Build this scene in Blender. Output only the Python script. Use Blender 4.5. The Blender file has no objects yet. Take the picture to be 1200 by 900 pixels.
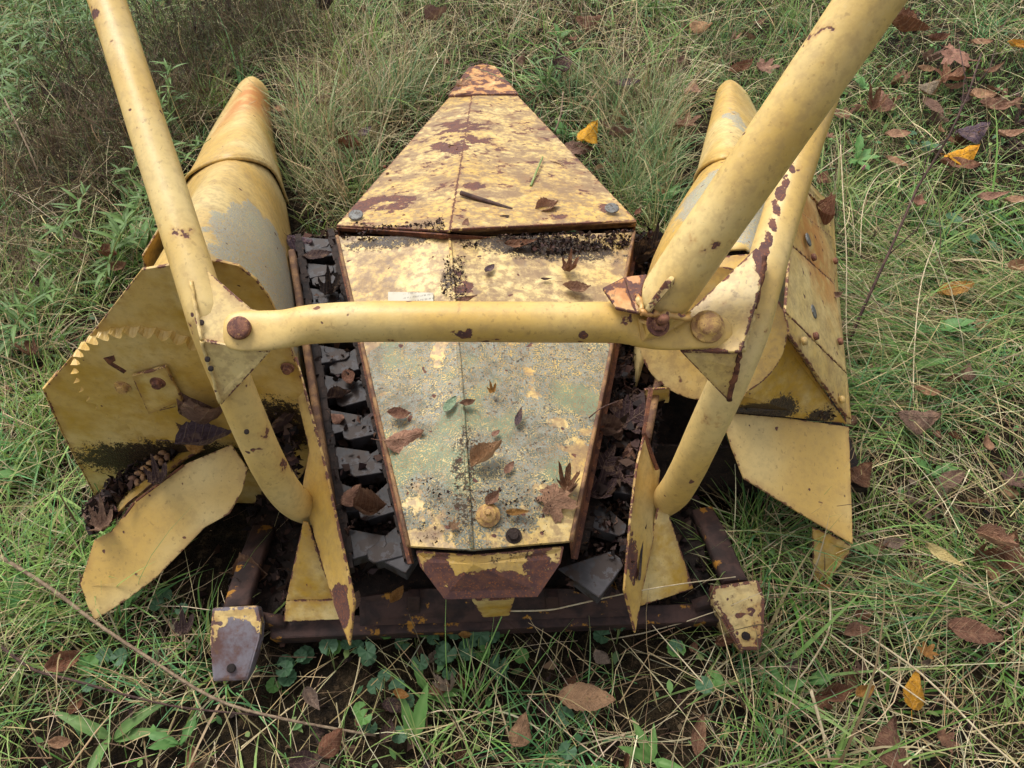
import bpy, bmesh, math, random
import numpy as np
from mathutils import Vector, Matrix, noise as mnoise

random.seed(7)
rng = np.random.default_rng(11)
R = math.radians
scene = bpy.context.scene
col = scene.collection

# ------------------------------------------------------------------ camera, sky, sun, exposure
CAM_H, PITCH, FPX = 1.6, 50.0, 901.0
cd = bpy.data.cameras.new('camera'); cam = bpy.data.objects.new('camera', cd); col.objects.link(cam)
cam.location = (0, 0, CAM_H); cam.rotation_euler = (R(90 - PITCH), 0, 0)
cd.sensor_fit = 'HORIZONTAL'; cd.sensor_width = 36; cd.lens = 36 * FPX / 1200
cd.clip_start = 0.02; cd.clip_end = 400
scene.camera = cam

world = bpy.data.worlds.new('World'); scene.world = world; world.use_nodes = True
wn = world.node_tree; wn.nodes.clear()
SUN_EL, SUN_AZ = 58.0, -38.0        # azimuth from +Y (away from camera), negative = left
sky = wn.nodes.new('ShaderNodeTexSky'); sky.sky_type = 'NISHITA'; sky.sun_disc = False
sky.sun_elevation = R(SUN_EL); sky.sun_rotation = R(SUN_AZ); sky.dust_density = 4.0; sky.air_density = 1.0; sky.ozone_density = 1.0
hs = wn.nodes.new('ShaderNodeHueSaturation'); hs.inputs['Saturation'].default_value = 0.22
bg = wn.nodes.new('ShaderNodeBackground'); bg.inputs['Strength'].default_value = 0.13
wo = wn.nodes.new('ShaderNodeOutputWorld')
wn.links.new(sky.outputs[0], hs.inputs['Color']); wn.links.new(hs.outputs[0], bg.inputs['Color']); wn.links.new(bg.outputs[0], wo.inputs['Surface'])

sl = bpy.data.lights.new('sun', 'SUN'); sl.energy = 1.5; sl.angle = R(24); sl.color = (1.0, 0.965, 0.91)
so = bpy.data.objects.new('sun', sl); col.objects.link(so)
_sd = Vector((math.sin(R(SUN_AZ)) * math.cos(R(SUN_EL)), math.cos(R(SUN_AZ)) * math.cos(R(SUN_EL)), math.sin(R(SUN_EL))))
so.rotation_euler = (-_sd).to_track_quat('-Z', 'Y').to_euler(); so.location = (-3, 4, 6)

vs = scene.view_settings; vs.view_transform = 'Standard'; vs.look = 'None'; vs.gamma = 1; vs.use_curve_mapping = False
vs.exposure = 0.88
scene.cycles.use_adaptive_sampling = True; scene.cycles.adaptive_threshold = .02; scene.cycles.max_bounces = 5; scene.cycles.diffuse_bounces = 3; scene.cycles.glossy_bounces = 2; scene.cycles.transmission_bounces = 3; scene.cycles.transparent_max_bounces = 4

# ------------------------------------------------------------------ survey helpers: a sight line met at a known height / distance
_s, _c = math.sin(R(PITCH)), math.cos(R(PITCH))
def _ray(px, py):
    u = (px - 600) / FPX; v = (450 - py) / FPX
    return Vector((u, _c + _s * v, -_s + _c * v))
def W(px, py, z):
    d = _ray(px, py); return Vector((0, 0, CAM_H)) + d * ((z - CAM_H) / d.z)
def WY(px, py, y):
    d = _ray(px, py); return Vector((0, 0, CAM_H)) + d * (y / d.y)
def WD(px, py, dep):
    return Vector((0, 0, CAM_H)) + _ray(px, py) * dep
EYE = Vector((0, 0, CAM_H))
V3 = lambda x, y, z: Vector((x, y, z))
def on_plane(px_list, a, b, c):
    """points of a flat sheet: sight lines met with the plane through a, b, c."""
    n = (b - a).cross(c - a); o = Vector((0, 0, CAM_H)); out = []
    for px, py in px_list:
        d = _ray(px, py); out.append(o + d * ((a - o).dot(n) / d.dot(n)))
    return out

def lin(r, g, b):
    f = lambda c: (c / 255) / 12.92 if c / 255 <= .04045 else ((c / 255 + .055) / 1.055) ** 2.4
    return (f(r), f(g), f(b), 1.0)

# ------------------------------------------------------------------ node helpers
class NT:
    def __init__(s, name):
        s.m = bpy.data.materials.new(name); s.m.use_nodes = True
        s.t = s.m.node_tree; s.t.nodes.clear()
        s.out = s.t.nodes.new('ShaderNodeOutputMaterial')
    def n(s, typ, **kw):
        nd = s.t.nodes.new(typ)
        for k, v in kw.items(): setattr(nd, k, v)
        return nd
    def l(s, a, b): s.t.links.new(a, b)
    def setin(s, sock, v):
        if hasattr(v, 'is_output') or isinstance(v, bpy.types.NodeSocket): s.l(v, sock)
        else: sock.default_value = v
    def noise(s, vec, scale, detail=4, rough=.55, dist=0.0, out=0):
        nd = s.n('ShaderNodeTexNoise'); nd.inputs['Scale'].default_value = scale; nd.inputs['Detail'].default_value = detail
        nd.inputs['Roughness'].default_value = rough; nd.inputs['Distortion'].default_value = dist
        s.l(vec, nd.inputs['Vector']); return nd.outputs[out]
    def voro(s, vec, scale, feat='F1', out='Distance'):
        nd = s.n('ShaderNodeTexVoronoi', feature=feat); nd.inputs['Scale'].default_value = scale
        s.l(vec, nd.inputs['Vector']); return nd.outputs[out]
    def ramp(s, fac, a, b, smooth=True):
        nd = s.n('ShaderNodeMapRange'); nd.interpolation_type = 'SMOOTHSTEP' if smooth else 'LINEAR'
        s.setin(nd.inputs['Value'], fac)
        s.setin(nd.inputs['From Min'], a); s.setin(nd.inputs['From Max'], b); nd.clamp = True
        return nd.outputs[0]
    def math(s, op, a, b=0.0, clamp=False):
        nd = s.n('ShaderNodeMath', operation=op); nd.use_clamp = clamp
        s.setin(nd.inputs[0], a); s.setin(nd.inputs[1], b); return nd.outputs[0]
    def mix(s, fac, a, b, mode='MIX'):
        nd = s.n('ShaderNodeMix', data_type='RGBA', blend_type=mode)
        s.setin(nd.inputs[0], fac); s.setin(nd.inputs[6], a); s.setin(nd.inputs[7], b); return nd.outputs[2]
    def bump(s, h, strength, dist=.002, normal=None):
        nd = s.n('ShaderNodeBump'); nd.inputs['Strength'].default_value = strength; nd.inputs['Distance'].default_value = dist
        s.l(h, nd.inputs['Height'])
        if normal is not None: s.l(normal, nd.inputs['Normal'])
        return nd.outputs[0]
    def bsdf(s, color, rough, normal=None, spec=.35):
        b = s.n('ShaderNodeBsdfPrincipled'); s.setin(b.inputs['Base Color'], color); s.setin(b.inputs['Roughness'], rough)
        b.inputs['Specular IOR Level'].default_value = spec
        if normal is not None: s.l(normal, b.inputs['Normal'])
        s.l(b.outputs[0], s.out.inputs['Surface']); return b
    def coords(s, seed=0.0, scale=(1, 1, 1)):
        tc = s.n('ShaderNodeTexCoord'); mp = s.n('ShaderNodeMapping')
        mp.inputs['Location'].default_value = (seed * 1.37, seed * .71, seed * 2.13); mp.inputs['Scale'].default_value = scale
        s.l(tc.outputs['Object'], mp.inputs['Vector']); return mp.outputs[0]

# ------------------------------------------------------------------ paint: faded yellow enamel, rust, lichen, grime
Y_BRIGHT = lin(194, 158, 84); Y_PALE = lin(210, 186, 128); Y_DEEP = lin(176, 136, 38)
RUST_DK = lin(78, 52, 50); RUST_OR = lin(142, 84, 42)
def paint(name, seed, rust=.62, edge=.5, lichen=None, grime=.4, pale=.55, moss=None, speck=.5, mott=.35, bare=None, orange=None, metal=None, lich_light=False):
    """lichen/bare/moss/orange: list of (center Vector, radius Vector, strength) patches of growth or loss on the sheet."""
    k = NT(name); v = k.coords(seed); tc = k.n('ShaderNodeTexCoord').outputs['Object']
    n1 = k.noise(v, 3.2, 2, .6); n2 = k.noise(v, 16, 4, .64); n3 = k.noise(v, 60, 3, .66); n4 = k.noise(v, 260, 1, .6)
    n2b = k.noise(k.coords(seed + 5.3), 11, 5, .7)
    def patch(lst):
        tot = None
        for (c, r, st) in lst:
            mp = k.n('ShaderNodeMapping'); mp.vector_type = 'TEXTURE'
            mp.inputs['Location'].default_value = c; mp.inputs['Scale'].default_value = r
            k.l(tc, mp.inputs['Vector'])
            ln = k.n('ShaderNodeVectorMath', operation='LENGTH'); k.l(mp.outputs[0], ln.inputs[0])
            f = k.math('MULTIPLY', k.math('SUBTRACT', 1.0, k.ramp(ln.outputs['Value'], .25, 1.15)), st)
            tot = f if tot is None else k.math('MAXIMUM', tot, f)
        return tot
    c = k.mix(k.ramp(n1, .35, .68), Y_BRIGHT, Y_PALE)
    c = k.mix(k.math('MULTIPLY', k.ramp(n2, .35 - .3 * max(0, -pale), .75 - .3 * max(0, -pale)), min(1.0, 1 - pale)), c, Y_DEEP)
    # broad grime film
    g = k.math('MULTIPLY', k.ramp(n2b, .42, .72), grime)
    c = k.mix(g, c, lin(128, 106, 76))
    c = k.mix(k.math('MULTIPLY', k.ramp(n3, .5, .75), .35 * min(1, grime + .3)), c, lin(140, 112, 66))
    c = k.mix(k.math('MULTIPLY', k.ramp(n3, .44, .60), mott), c, lin(146, 120, 84))
    c = k.mix(k.math('MULTIPLY', k.ramp(n3, .42, .30), mott * .6), c, lin(198, 182, 142))
    if mott > .6:
        c = k.mix(k.math('MULTIPLY', k.ramp(n2b, .44, .60), .6), c, lin(116, 90, 70)); c = k.mix(k.math('MULTIPLY', k.ramp(n2, .54, .64), .45), c, lin(98, 78, 72))
    at_ = k.n('ShaderNodeAttribute', attribute_name='edge')
    c = k.mix(k.math('MULTIPLY', k.math('MULTIPLY', at_.outputs['Fac'], k.ramp(n2, .35, .6)), .5), c, lin(138, 98, 58))
    hgt = k.math('MULTIPLY', n4, .25)
    if orange:
        po = k.math('MULTIPLY', patch(orange), k.ramp(n2, .3, .55)); c = k.mix(po, c, lin(176, 112, 52))
    # lichen crust: grey green speckle
    if lichen:
        pl = patch(lichen); th = k.math('SUBTRACT', .80, k.math('MULTIPLY', pl, .55))
        lm = k.math('MULTIPLY', k.ramp(n2, th, k.math('ADD', th, .05)), k.ramp(pl, .02, .15))
        sp = k.noise(v, 330, 2, .75)
        lm = k.math('MULTIPLY', lm, k.ramp(sp, .41, .51))
        lc = k.mix(k.ramp(n3, .38, .62), lin(92, 96, 82), lin(130, 134, 122))
        lc = k.mix(k.ramp(k.noise(v, 120, 1), .58, .68), lc, lin(70, 68, 58))
        lc = k.mix(k.ramp(k.noise(v, 8, 1), .54, .66), lc, lin(112, 126, 98))
        if lich_light: lc = k.mix(.55, lc, lin(176, 176, 166))
        c = k.mix(lm, c, lc); hgt = k.math('ADD', hgt, k.math('MULTIPLY', k.math('MULTIPLY', lm, sp), 1.6))
    # bare / rusted paint loss
    th = 1.0 - rust * .45
    rm = k.ramp(n2, th, th + .025)
    sp2 = k.ramp(k.noise(k.coords(seed + 9.1), 48, 1, .5), .80 - speck * .14, .83 - speck * .14)
    rm = k.math('MAXIMUM', rm, sp2)
    if bare:
        pb = patch(bare); t2 = k.math('SUBTRACT', .86, k.math('MULTIPLY', pb, .52))
        rm = k.math('MAXIMUM', rm, k.ramp(n2b, t2, k.math('ADD', t2, .03)))
    # edge chipping from a bevel-normal difference
    e2 = k.math('MULTIPLY', at_.outputs['Fac'], at_.outputs['Fac'])
    em = k.ramp(k.math('ADD', k.math('MULTIPLY', e2, .75), k.math('MULTIPLY', k.math('SUBTRACT', n3, .5), 1.6)), 1.0 - .42 * edge, 1.12 - .42 * edge)
    em = k.math('MULTIPLY', em, k.ramp(at_.outputs['Fac'], .02, .2))
    em = k.math('MULTIPLY', em, min(1.0, edge * 1.6))
    rm2 = k.math('MAXIMUM', rm, em)
    ring = k.ramp(n2, th - .05, th + .01)
    c = k.mix(k.math('MULTIPLY', ring, .4), c, lin(158, 112, 62))
    rc = k.mix(k.ramp(n3, .35, .7), RUST_DK, lin(104, 66, 52)); rc = k.mix(k.ramp(n4, .55, .8), rc, RUST_OR)
    if metal: rc = k.mix(k.ramp(n2b, .42, .60), lin(88, 62, 56), lin(108, 102, 108))
    c = k.mix(rm2, c, rc); hgt = k.math('SUBTRACT', hgt, k.math('MULTIPLY', rm2, .5))
    if moss:
        pm = patch(moss); t3 = k.math('SUBTRACT', .82, k.math('MULTIPLY', pm, .5))
        mm = k.ramp(k.math('ADD', k.math('MULTIPLY', n3, .6), k.math('MULTIPLY', n4, .4)), t3, k.math('ADD', t3, .10)); mm = k.math('MULTIPLY', mm, k.ramp(pm, .02, .2))
        mc = k.mix(k.ramp(n4, .4, .6), lin(38, 27, 20), lin(66, 50, 30))
        c = k.mix(mm, c, mc); hgt = k.math('ADD', hgt, k.math('MULTIPLY', k.math('MULTIPLY', mm, n4), 2.5))
    # fine flecks of dirt and pin-hole rust
    fk = k.noise(k.coords(seed + 2, (1, .7, 1)), 115, 2, .6)
    c = k.mix(k.math('MULTIPLY', k.ramp(fk, .62, .70), .12 + .5 * speck), c, lin(104, 78, 50))
    ro = k.math('ADD', .42, k.math('MULTIPLY', k.math('MAXIMUM', rm2, g), .38))
    dent = k.bump(k.noise(v, 5.5, 1, .4), .25, .012)
    nb = k.bump(hgt, .5, .0018, dent)
    k.bsdf(c, ro, nb, .38)
    return k.m

def simple(name, c1, c2, scale, rough=.8, bump=.5, dist=.002, c3=None, seed=0, spec=.3, detail=4, mm=5.0, t3=.60):
    k = NT(name); v = k.coords(seed); n = k.noise(v, scale, detail, .62, .3); m = k.noise(v, scale * mm, 4, .65)
    c = k.mix(k.ramp(n, .36, .64), c1, c2)
    if c3: c = k.mix(k.ramp(m, t3, t3 + .05), c, c3)
    k.bsdf(c, rough, k.bump(k.math('ADD', n, k.math('MULTIPLY', m, .6)), bump, dist), spec); return k.m

# ------------------------------------------------------------------ mesh helpers
ROOT_LOC = Vector((-.06, 1.2, 0))
def tag(o, label=None, cat=None, group=None, kind=None):
    if label: o['label'] = label
    if cat: o['category'] = cat
    if group: o['group'] = group
    if kind: o['kind'] = kind
    return o
def mesh_obj(name, verts, faces, mat, parent=None, smooth=False, off=None):
    me = bpy.data.meshes.new(name)
    o_ = off if off is not None else (ROOT_LOC if parent is not None else Vector((0, 0, 0)))
    me.from_pydata([tuple(Vector(v) - o_) for v in verts], [], faces); me.update()
    bm = bmesh.new(); bm.from_mesh(me); bmesh.ops.recalc_face_normals(bm, faces=bm.faces); bm.to_mesh(me); bm.free()
    if smooth:
        for p in me.polygons: p.use_smooth = True
    ob = bpy.data.objects.new(name, me); col.objects.link(ob)
    if mat: me.materials.append(mat)
    if parent is not None: ob.parent = parent
    return ob
def newell(pts):
    n = Vector((0, 0, 0))
    for i, p in enumerate(pts):
        q = pts[(i + 1) % len(pts)]
        n += Vector(((p.y - q.y) * (p.z + q.z), (p.z - q.z) * (p.x + q.x), (p.x - q.x) * (p.y + q.y)))
    return n.normalized()
def plate(name, pts, th, mat, parent, bev=.0018, n=None, face=None):
    """thick sheet: pts is the seen face; the thickness goes away from the viewer's side."""
    pts = [Vector(p) for p in pts]; c = sum(pts, Vector()) / len(pts)
    nn = n if n is not None else newell(pts)
    if n is None and nn.dot((face if face is not None else EYE) - c) < 0: nn = -nn
    k = len(pts); vs_ = pts + [p - nn * th for p in pts]
    fs = [tuple(range(k)), tuple(reversed(range(k, 2 * k)))] + [(i, (i + 1) % k, k + (i + 1) % k, k + i) for i in range(k)]
    ob = mesh_obj(name, vs_, fs, mat, parent)
    bm = bmesh.new(); bm.from_mesh(ob.data); bm.faces.ensure_lookup_table()
    if bev:
        es = [e for e in bm.edges if len(e.link_faces) == 2 and e.calc_face_angle(0) > .5]
        bmesh.ops.bevel(bm, geom=es, offset=bev, segments=2, affect='EDGES', profile=.6, clamp_overlap=True)
    bm.faces.ensure_lookup_table()
    lay = bm.verts.layers.float.new('edge')
    for v in bm.verts: v[lay] = 1.0
    big = sorted(bm.faces, key=lambda f: -f.calc_area())[:2]; old = set(bm.verts)
    wid = min(.016, .18 * math.sqrt(big[0].calc_area()))
    bmesh.ops.inset_individual(bm, faces=big, thickness=wid, use_even_offset=False)
    for v in bm.verts:
        if v not in old: v[lay] = 0.0
    bmesh.ops.triangulate(bm, faces=[f for f in bm.faces if len(f.verts) > 4])
    bm.to_mesh(ob.data); bm.free()
    return ob
def cat_rom(pts, per=6):
    out = []
    P = [pts[0]] + list(pts) + [pts[-1]]
    for i in range(1, len(P) - 2):
        for j in range(per):
            t = j / per; a, b, c, d = P[i - 1], P[i], P[i + 1], P[i + 2]
            out.append(.5 * ((2 * b) + (c - a) * t + (2 * a - 5 * b + 4 * c - d) * t * t + (3 * b - a - 3 * c + d) * t ** 3))
    out.append(P[-2]); return out
def sweep(name, pts, radii, mat, parent, segs=24, ref=Vector((0, 0, 1)), smooth=True, dent=0.0, off=None, power=2.0):
    """tube with per-point (a, b) half widths: a across, b along ref."""
    n = len(pts); vs_, fs = [], []
    for i, p in enumerate(pts):
        t = (pts[min(i + 1, n - 1)] - pts[max(i - 1, 0)]).normalized()
        side = t.cross(ref).normalized(); up = side.cross(t).normalized()
        a, b = radii[i] if isinstance(radii[i], (tuple, list)) else (radii[i], radii[i])
        for s in range(segs):
            th = 2 * math.pi * s / segs; cx, cy = math.cos(th), math.sin(th)
            e = 2 / power
            if dent:
                f_ = 1 + dent * (mnoise.noise(p * 9 + V3(cx, cy, 0) * .8) + .5 * mnoise.noise(p * 30 + V3(cx, cy, 1) * 2)); cx *= f_; cy *= f_
            vs_.append(p + side * (math.copysign(abs(cx) ** e, cx) * a) + up * (math.copysign(abs(cy) ** e, cy) * b))
    for i in range(n - 1):
        for s in range(segs):
            fs.append((i * segs + s, i * segs + (s + 1) % segs, (i + 1) * segs + (s + 1) % segs, (i + 1) * segs + s))
    fs.append(tuple(range(segs - 1, -1, -1))); fs.append(tuple(range((n - 1) * segs, n * segs)))
    ob = mesh_obj(name, vs_, fs, mat, parent, smooth, off)
    if smooth:
        ob.data.polygons[-1].use_smooth = False; ob.data.polygons[-2].use_smooth = False
    return ob
def bolt(name, p, axis, r, h, mat, parent, sides=6, washer=True, dome=False):
    """hex (or dome) head with a washer, lying on a surface at p along axis."""
    ax = axis.normalized(); q = Vector((0, 0, 1)).rotation_difference(ax).to_matrix()
    vs_, fs = [], []
    prof = []
    if washer: prof += [(r * 1.45, 0, 20), (r * 1.42, h * .22, 20)]
    rings = []
    def ring(rad, z, k):
        i0 = len(vs_)
        for s in range(24):
            if k == 6:
                th = 2 * math.pi * s / 24; seg = math.pi / 3; rr = rad * math.cos(seg / 2) / math.cos((th % seg) - seg / 2)
            else: th = 2 * math.pi * s / 24; rr = rad
            vs_.append(p + q @ Vector((rr * math.cos(th), rr * math.sin(th), z)))
        rings.append(i0)
    if washer: ring(r * 1.45, -.001, 20); ring(r * 1.42, h * .2, 20)
    ring(r, h * .2 if washer else -.001, 20 if dome else 6)
    ring(r, h * .75, 20 if dome else 6); ring(r * .82, h * .97, 20); ring(r * .35, h * (1.12 if dome else 1.0), 20)
    for a, b in zip(rings[:-1], rings[1:]):
        for s in range(24): fs.append((a + s, a + (s + 1) % 24, b + (s + 1) % 24, b + s))
    fs.append(tuple(rings[-1] + s for s in range(24))); fs.append(tuple(rings[0] + s for s in reversed(range(24))))
    ob = mesh_obj(name, vs_, fs, mat, parent, dome)
    return ob
def loft(name, sections, mat, parent, per=5, across=5, smooth=True, th=.004):
    """open shell through sections of control points; smooth in both directions; solidified inward."""
    secs = [cat_rom(s, across) for s in sections]
    cols = list(zip(*secs)); cols = [cat_rom(list(c), per) for c in cols]
    nu, nv = len(cols), len(cols[0]); vs_ = [cols[i][j] for i in range(nu) for j in range(nv)]
    fs = [(i * nv + j, (i + 1) * nv + j, (i + 1) * nv + j + 1, i * nv + j + 1) for i in range(nu - 1) for j in range(nv - 1)]
    ob = mesh_obj(name, vs_, fs, mat, parent, smooth)
    md = ob.modifiers.new('sheet', 'SOLIDIFY'); md.thickness = th; md.offset = 0
    return ob

# ================================================================== GROUND
def gh(x, y):
    """gentle unevenness of the meadow (metres)."""
    return (.018 * np.sin(1.7 * x + .6) * np.cos(1.3 * y + .2) + .010 * np.sin(4.1 * x + 1.9 * y) + .006 * np.sin(9.3 * x - 5.2 * y + 1.1)
            + .004 * np.sin(17 * x + 13 * y) - .012)
def soil_mat():
    k = NT('soil'); v = k.coords(); n = k.noise(v, 5, 3, .65); m = k.noise(v, 45, 4, .7); f = k.noise(v, 190, 2, .7)
    c = k.mix(k.ramp(n, .35, .65), lin(34, 27, 20), lin(52, 43, 30))
    c = k.mix(k.ramp(m, .52, .66), c, lin(74, 60, 44)); c = k.mix(k.ramp(m, .48, .36), c, lin(24, 20, 16))
    # beyond the modelled blades the sheet itself carries the meadow's colour
    tc = k.n('ShaderNodeTexCoord'); sep = k.n('ShaderNodeVectorMath', operation='LENGTH')
    mp = k.n('ShaderNodeMapping'); mp.inputs['Location'].default_value = (0, -2, 0); k.l(tc.outputs['Object'], mp.inputs['Vector']); k.l(mp.outputs[0], sep.inputs[0])
    far = k.ramp(sep.outputs['Value'], 4.2, 5.5)
    c = k.mix(far, c, k.mix(k.ramp(n, .4, .6), lin(84, 100, 52), lin(120, 112, 74)))
    k.bsdf(c, .95, k.bump(k.math('ADD', m, k.math('MULTIPLY', f, .6)), 1.0, .02), .1); return k.m
def build_ground():
    near = np.arange(-5, 7.01, .06)
    xs = np.concatenate([[-120, -60, -25, -12, -8, -6], np.arange(-5, 5.01, .06), [6, 8, 12, 25, 60, 120]])
    ys = np.concatenate([[-110, -50, -20, -8, -4, -2.5], np.arange(-1.6, 7.01, .06), [8, 10, 14, 25, 60, 130]])
    X, Y = np.meshgrid(xs, ys, indexing='ij'); Z = gh(X, Y)
    v = np.stack([X, Y, Z], -1).reshape(-1, 3); nx, ny = X.shape
    idx = np.arange(nx * ny).reshape(nx, ny)
    q = np.stack([idx[:-1, :-1], idx[1:, :-1], idx[1:, 1:], idx[:-1, 1:]], -1).reshape(-1, 4)
    me = bpy.data.meshes.new('ground'); me.from_pydata(v.tolist(), [], q.tolist()); me.materials.append(soil_mat())
    for p in me.polygons: p.use_smooth = True
    o = bpy.data.objects.new('ground', me); col.objects.link(o); o['kind'] = 'structure'; return o
build_ground()

# ================================================================== THE HEADER
header = bpy.data.objects.new('corn_header', None); col.objects.link(header); header.location = ROOT_LOC
header.empty_display_size = .2
tag(header, 'rusty yellow two-row harvester header with pipe arms lying in the grass', 'farm implement')
H = header
loc = lambda p: Vector(p) - ROOT_LOC

hood_c = loc(W(560, 500, .41))
M_HOOD = paint('hood_paint', 1.0, rust=.60, edge=.75, grime=.7, pale=.6, speck=.5, mott=.75,
    lichen=[(loc(W(555, 500, .41)), V3(.30, .34, .4), 1.0), (loc(W(560, 590, .41)), V3(.18, .20, .4), .75), (loc(W(670, 430, .41)), V3(.16, .28, .4), 1.0), (loc(W(470, 440, .41)), V3(.14, .22, .4), .85)],
    bare=[(loc(W(540, 345, .4)), V3(.06, .11, .2), .75), (loc(W(535, 620, .4)), V3(.1, .07, .2), .55)],
    moss=[(loc(W(640, 292, .4)), V3(.30, .08, .3), 1.0), (loc(W(470, 285, .4)), V3(.26, .05, .3), .9), (loc(W(530, 340, .4)), V3(.045, .08, .2), .8), (loc(W(545, 560, .4)), V3(.05, .24, .2), .72), (loc(W(600, 420, .4)), V3(.05, .10, .2), .5)])
M_NOSE = paint('nose_paint', 2.3, rust=.88, edge=.95, grime=.95, pale=.6, speck=.6, mott=.9,
    bare=[(loc(W(540, 165, .25)), V3(.22, .4, .4), .75), (loc(W(440, 250, .36)), V3(.18, .16, .3), .8), (loc(W(565, 90, .1)), V3(.3, .5, .3), .55), (loc(W(660, 180, .25)), V3(.1, .4, .3), .55)],
    moss=[(loc(W(560, 268, .4)), V3(.5, .06, .3), .4)],
    )
M_TIP = paint('tip_paint', 3.1, rust=1.12, edge=1.0, grime=.8, speck=1.0, orange=[(loc(W(565, 95, .05)), V3(.6, .8, .5), 1.0)])
M_LIP = paint('lip_paint', 4.7, rust=.7, edge=.9, grime=.5, bare=[(loc(W(575, 705, .31)), V3(.20, .055, .3), 1.25), (loc(W(515, 690, .31)), V3(.07, .09, .3), 1.0), (loc(W(640, 690, .31)), V3(.07, .09, .3), 1.0)], moss=[(loc(W(570, 650, .38)), V3(.2, .03, .2), .6)])
M_SNL = paint('left_snout_paint', 5.2, lich_light=True, rust=.5, edge=.6, grime=.3, pale=.75, speck=.35,
    lichen=[(loc(W(318, 280, .52)), V3(.13, .36, .5), 1.15)], bare=[(loc(W(270, 265, .5)), V3(.08, .2, .3), .35)],
    orange=[(loc(W(295, 120, .2)), V3(.10, .38, .4), .9)])
M_SNR = paint('right_snout_paint', 6.4, lich_light=True, rust=.5, edge=.6, grime=.3, pale=.6, speck=.4,
    lichen=[(loc(W(865, 265, .55)), V3(.16, .42, .5), 1.35), (loc(W(862, 140, .3)), V3(.06, .25, .3), .7)])
M_FLANK = paint('flank_paint', 7.7, rust=.66, edge=.8, grime=.5, pale=.65, speck=.6, orange=[(loc(W(950, 295, .4)), V3(.14, .2, .3), .8)])
M_ARM = paint('arm_paint', 8.3, rust=.76, edge=.35, grime=.2, pale=.92, speck=.3, mott=.15)
CL = [WD(x, y, d) for x, y, d in ((933, 170, 1.28), (922, 205, 1.262), (911, 240, 1.246), (901, 275, 1.232), (893, 305, 1.218), (885, 335, 1.208), (877, 362, 1.20))]
M_ARMR = paint('right_arm_paint', 8.9, rust=.76, edge=.35, grime=.2, pale=.92, speck=.3, mott=.15, bare=[(loc(CL[j].lerp(CL[j + 1], t)), V3(.015, .04, .04), .80) for j in range(6) for t in (0, .5)])
M_BAR = paint('bar_paint', 9.9, rust=.76, edge=.3, grime=.2, pale=.9, speck=.35, mott=.15,
    bare=[(loc(WD(524, 358, 1.150)), V3(.045, .035, .03), .72), (loc(WD(542, 390, 1.150)), V3(.04, .03, .04), .75), (loc(WD(598, 356, 1.150)), V3(.03, .03, .03), .62), (loc(WD(505, 382, 1.150)), V3(.02, .03, .04), .72),
          (loc(WD(738, 372, 1.150)), V3(.035, .05, .06), .75), (loc(WD(684, 396, 1.150)), V3(.02, .02, .03), .7), (loc(WD(385, 398, 1.15)), V3(.03, .02, .03), .6)])
M_PIPE = paint('pipe_paint', 10.4, rust=.70, edge=.4, grime=.2, pale=.85, speck=.3, mott=.2)
M_GUS = paint('gusset_paint', 11.8, rust=.55, edge=.75, grime=.3, pale=.75, speck=.5)
M_GUSR = paint('right_gusset_paint', 12.2, rust=.72, edge=1.0, grime=.3, pale=.7, speck=.6, bare=[(loc(WD(893, 300, 1.2)), V3(.02, .14, .14), .8)])
M_PLATE = paint('end_plate_paint', 13.1, rust=.5, edge=.6, grime=.12, pale=.1, speck=.15, mott=.12, moss=[(loc(WY(200, 540, .96)), V3(.36, .2, .11), 1.1), (loc(WY(330, 500, .96)), V3(.12, .2, .15), 1.0)])
M_FEND = paint('fender_paint', 14.5, rust=.5, edge=.55, grime=.1, pale=.95, speck=.4, mott=.12)
M_DIV = paint('divider_paint', 15.2, rust=.6, edge=.8, grime=.15, pale=.5, speck=.2, mott=.2,
    bare=[(loc(W(402, 715, .24)), V3(.04, .09, .1), .95), (loc(W(740, 655, .28)), V3(.03, .09, .1), .9)])
M_WEDGE = paint('wedge_paint', 16.6, rust=.72, edge=.8, grime=.2, pale=-.2, speck=.3, mott=.2)
M_FOOT = paint('foot_paint', 17.3, rust=.80, edge=1.0, grime=.3, pale=.6, speck=1.0, metal=True, bare=[(loc(W(275, 765, .12)), V3(.10, .085, .2), 1.1)])
M_FOOTR = paint('right_foot_paint', 21.7, rust=.86, edge=1.0, grime=.3, pale=.6, speck=1.0)
M_FRAME = simple('frame_steel', lin(40, 29, 27), lin(66, 46, 40), 24, .75, .8, .003, lin(150, 104, 36), mm=.9, t3=.59)
M_REAR = paint('rear_panel_paint', 19.4, rust=.7, edge=.8, grime=.3, pale=-.6, speck=.4, mott=.2, moss=[(loc(W(900, 482, .30)), V3(.13, .06, .07), 1.2), (loc(W(965, 494, .25)), V3(.09, .06, .05), 1.0)])
M_BRKT = paint('bracket_paint', 20.5, rust=1.02, edge=1.0, grime=.5, speck=1.0, orange=[(loc(WD(740, 345, 1.17)), V3(.12, .12, .12), 1.0)])
M_RUST = simple('rusted_steel', lin(70, 42, 34), lin(112, 70, 48), 40, .8, .6, .002, lin(150, 100, 60))
M_RAIL = simple('rusted_rail', lin(92, 66, 52), lin(142, 108, 72), 30, .8, .8, .003, lin(84, 56, 46))
M_STEEL = simple('grimy_steel', lin(40, 37, 38), lin(70, 66, 68), 14, .62, .5, .002, lin(50, 38, 32), spec=.4, mm=3, t3=.5)
M_DECK = simple('dark_deck', lin(26, 19, 17), lin(48, 36, 30), 22, .8, .8, .004, lin(66, 46, 34))
M_ZINC = simple('zinc_plug', lin(84, 84, 82), lin(116, 116, 112), 60, .6, .5, .001, lin(70, 60, 50), spec=.4, mm=2, t3=.52)
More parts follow.
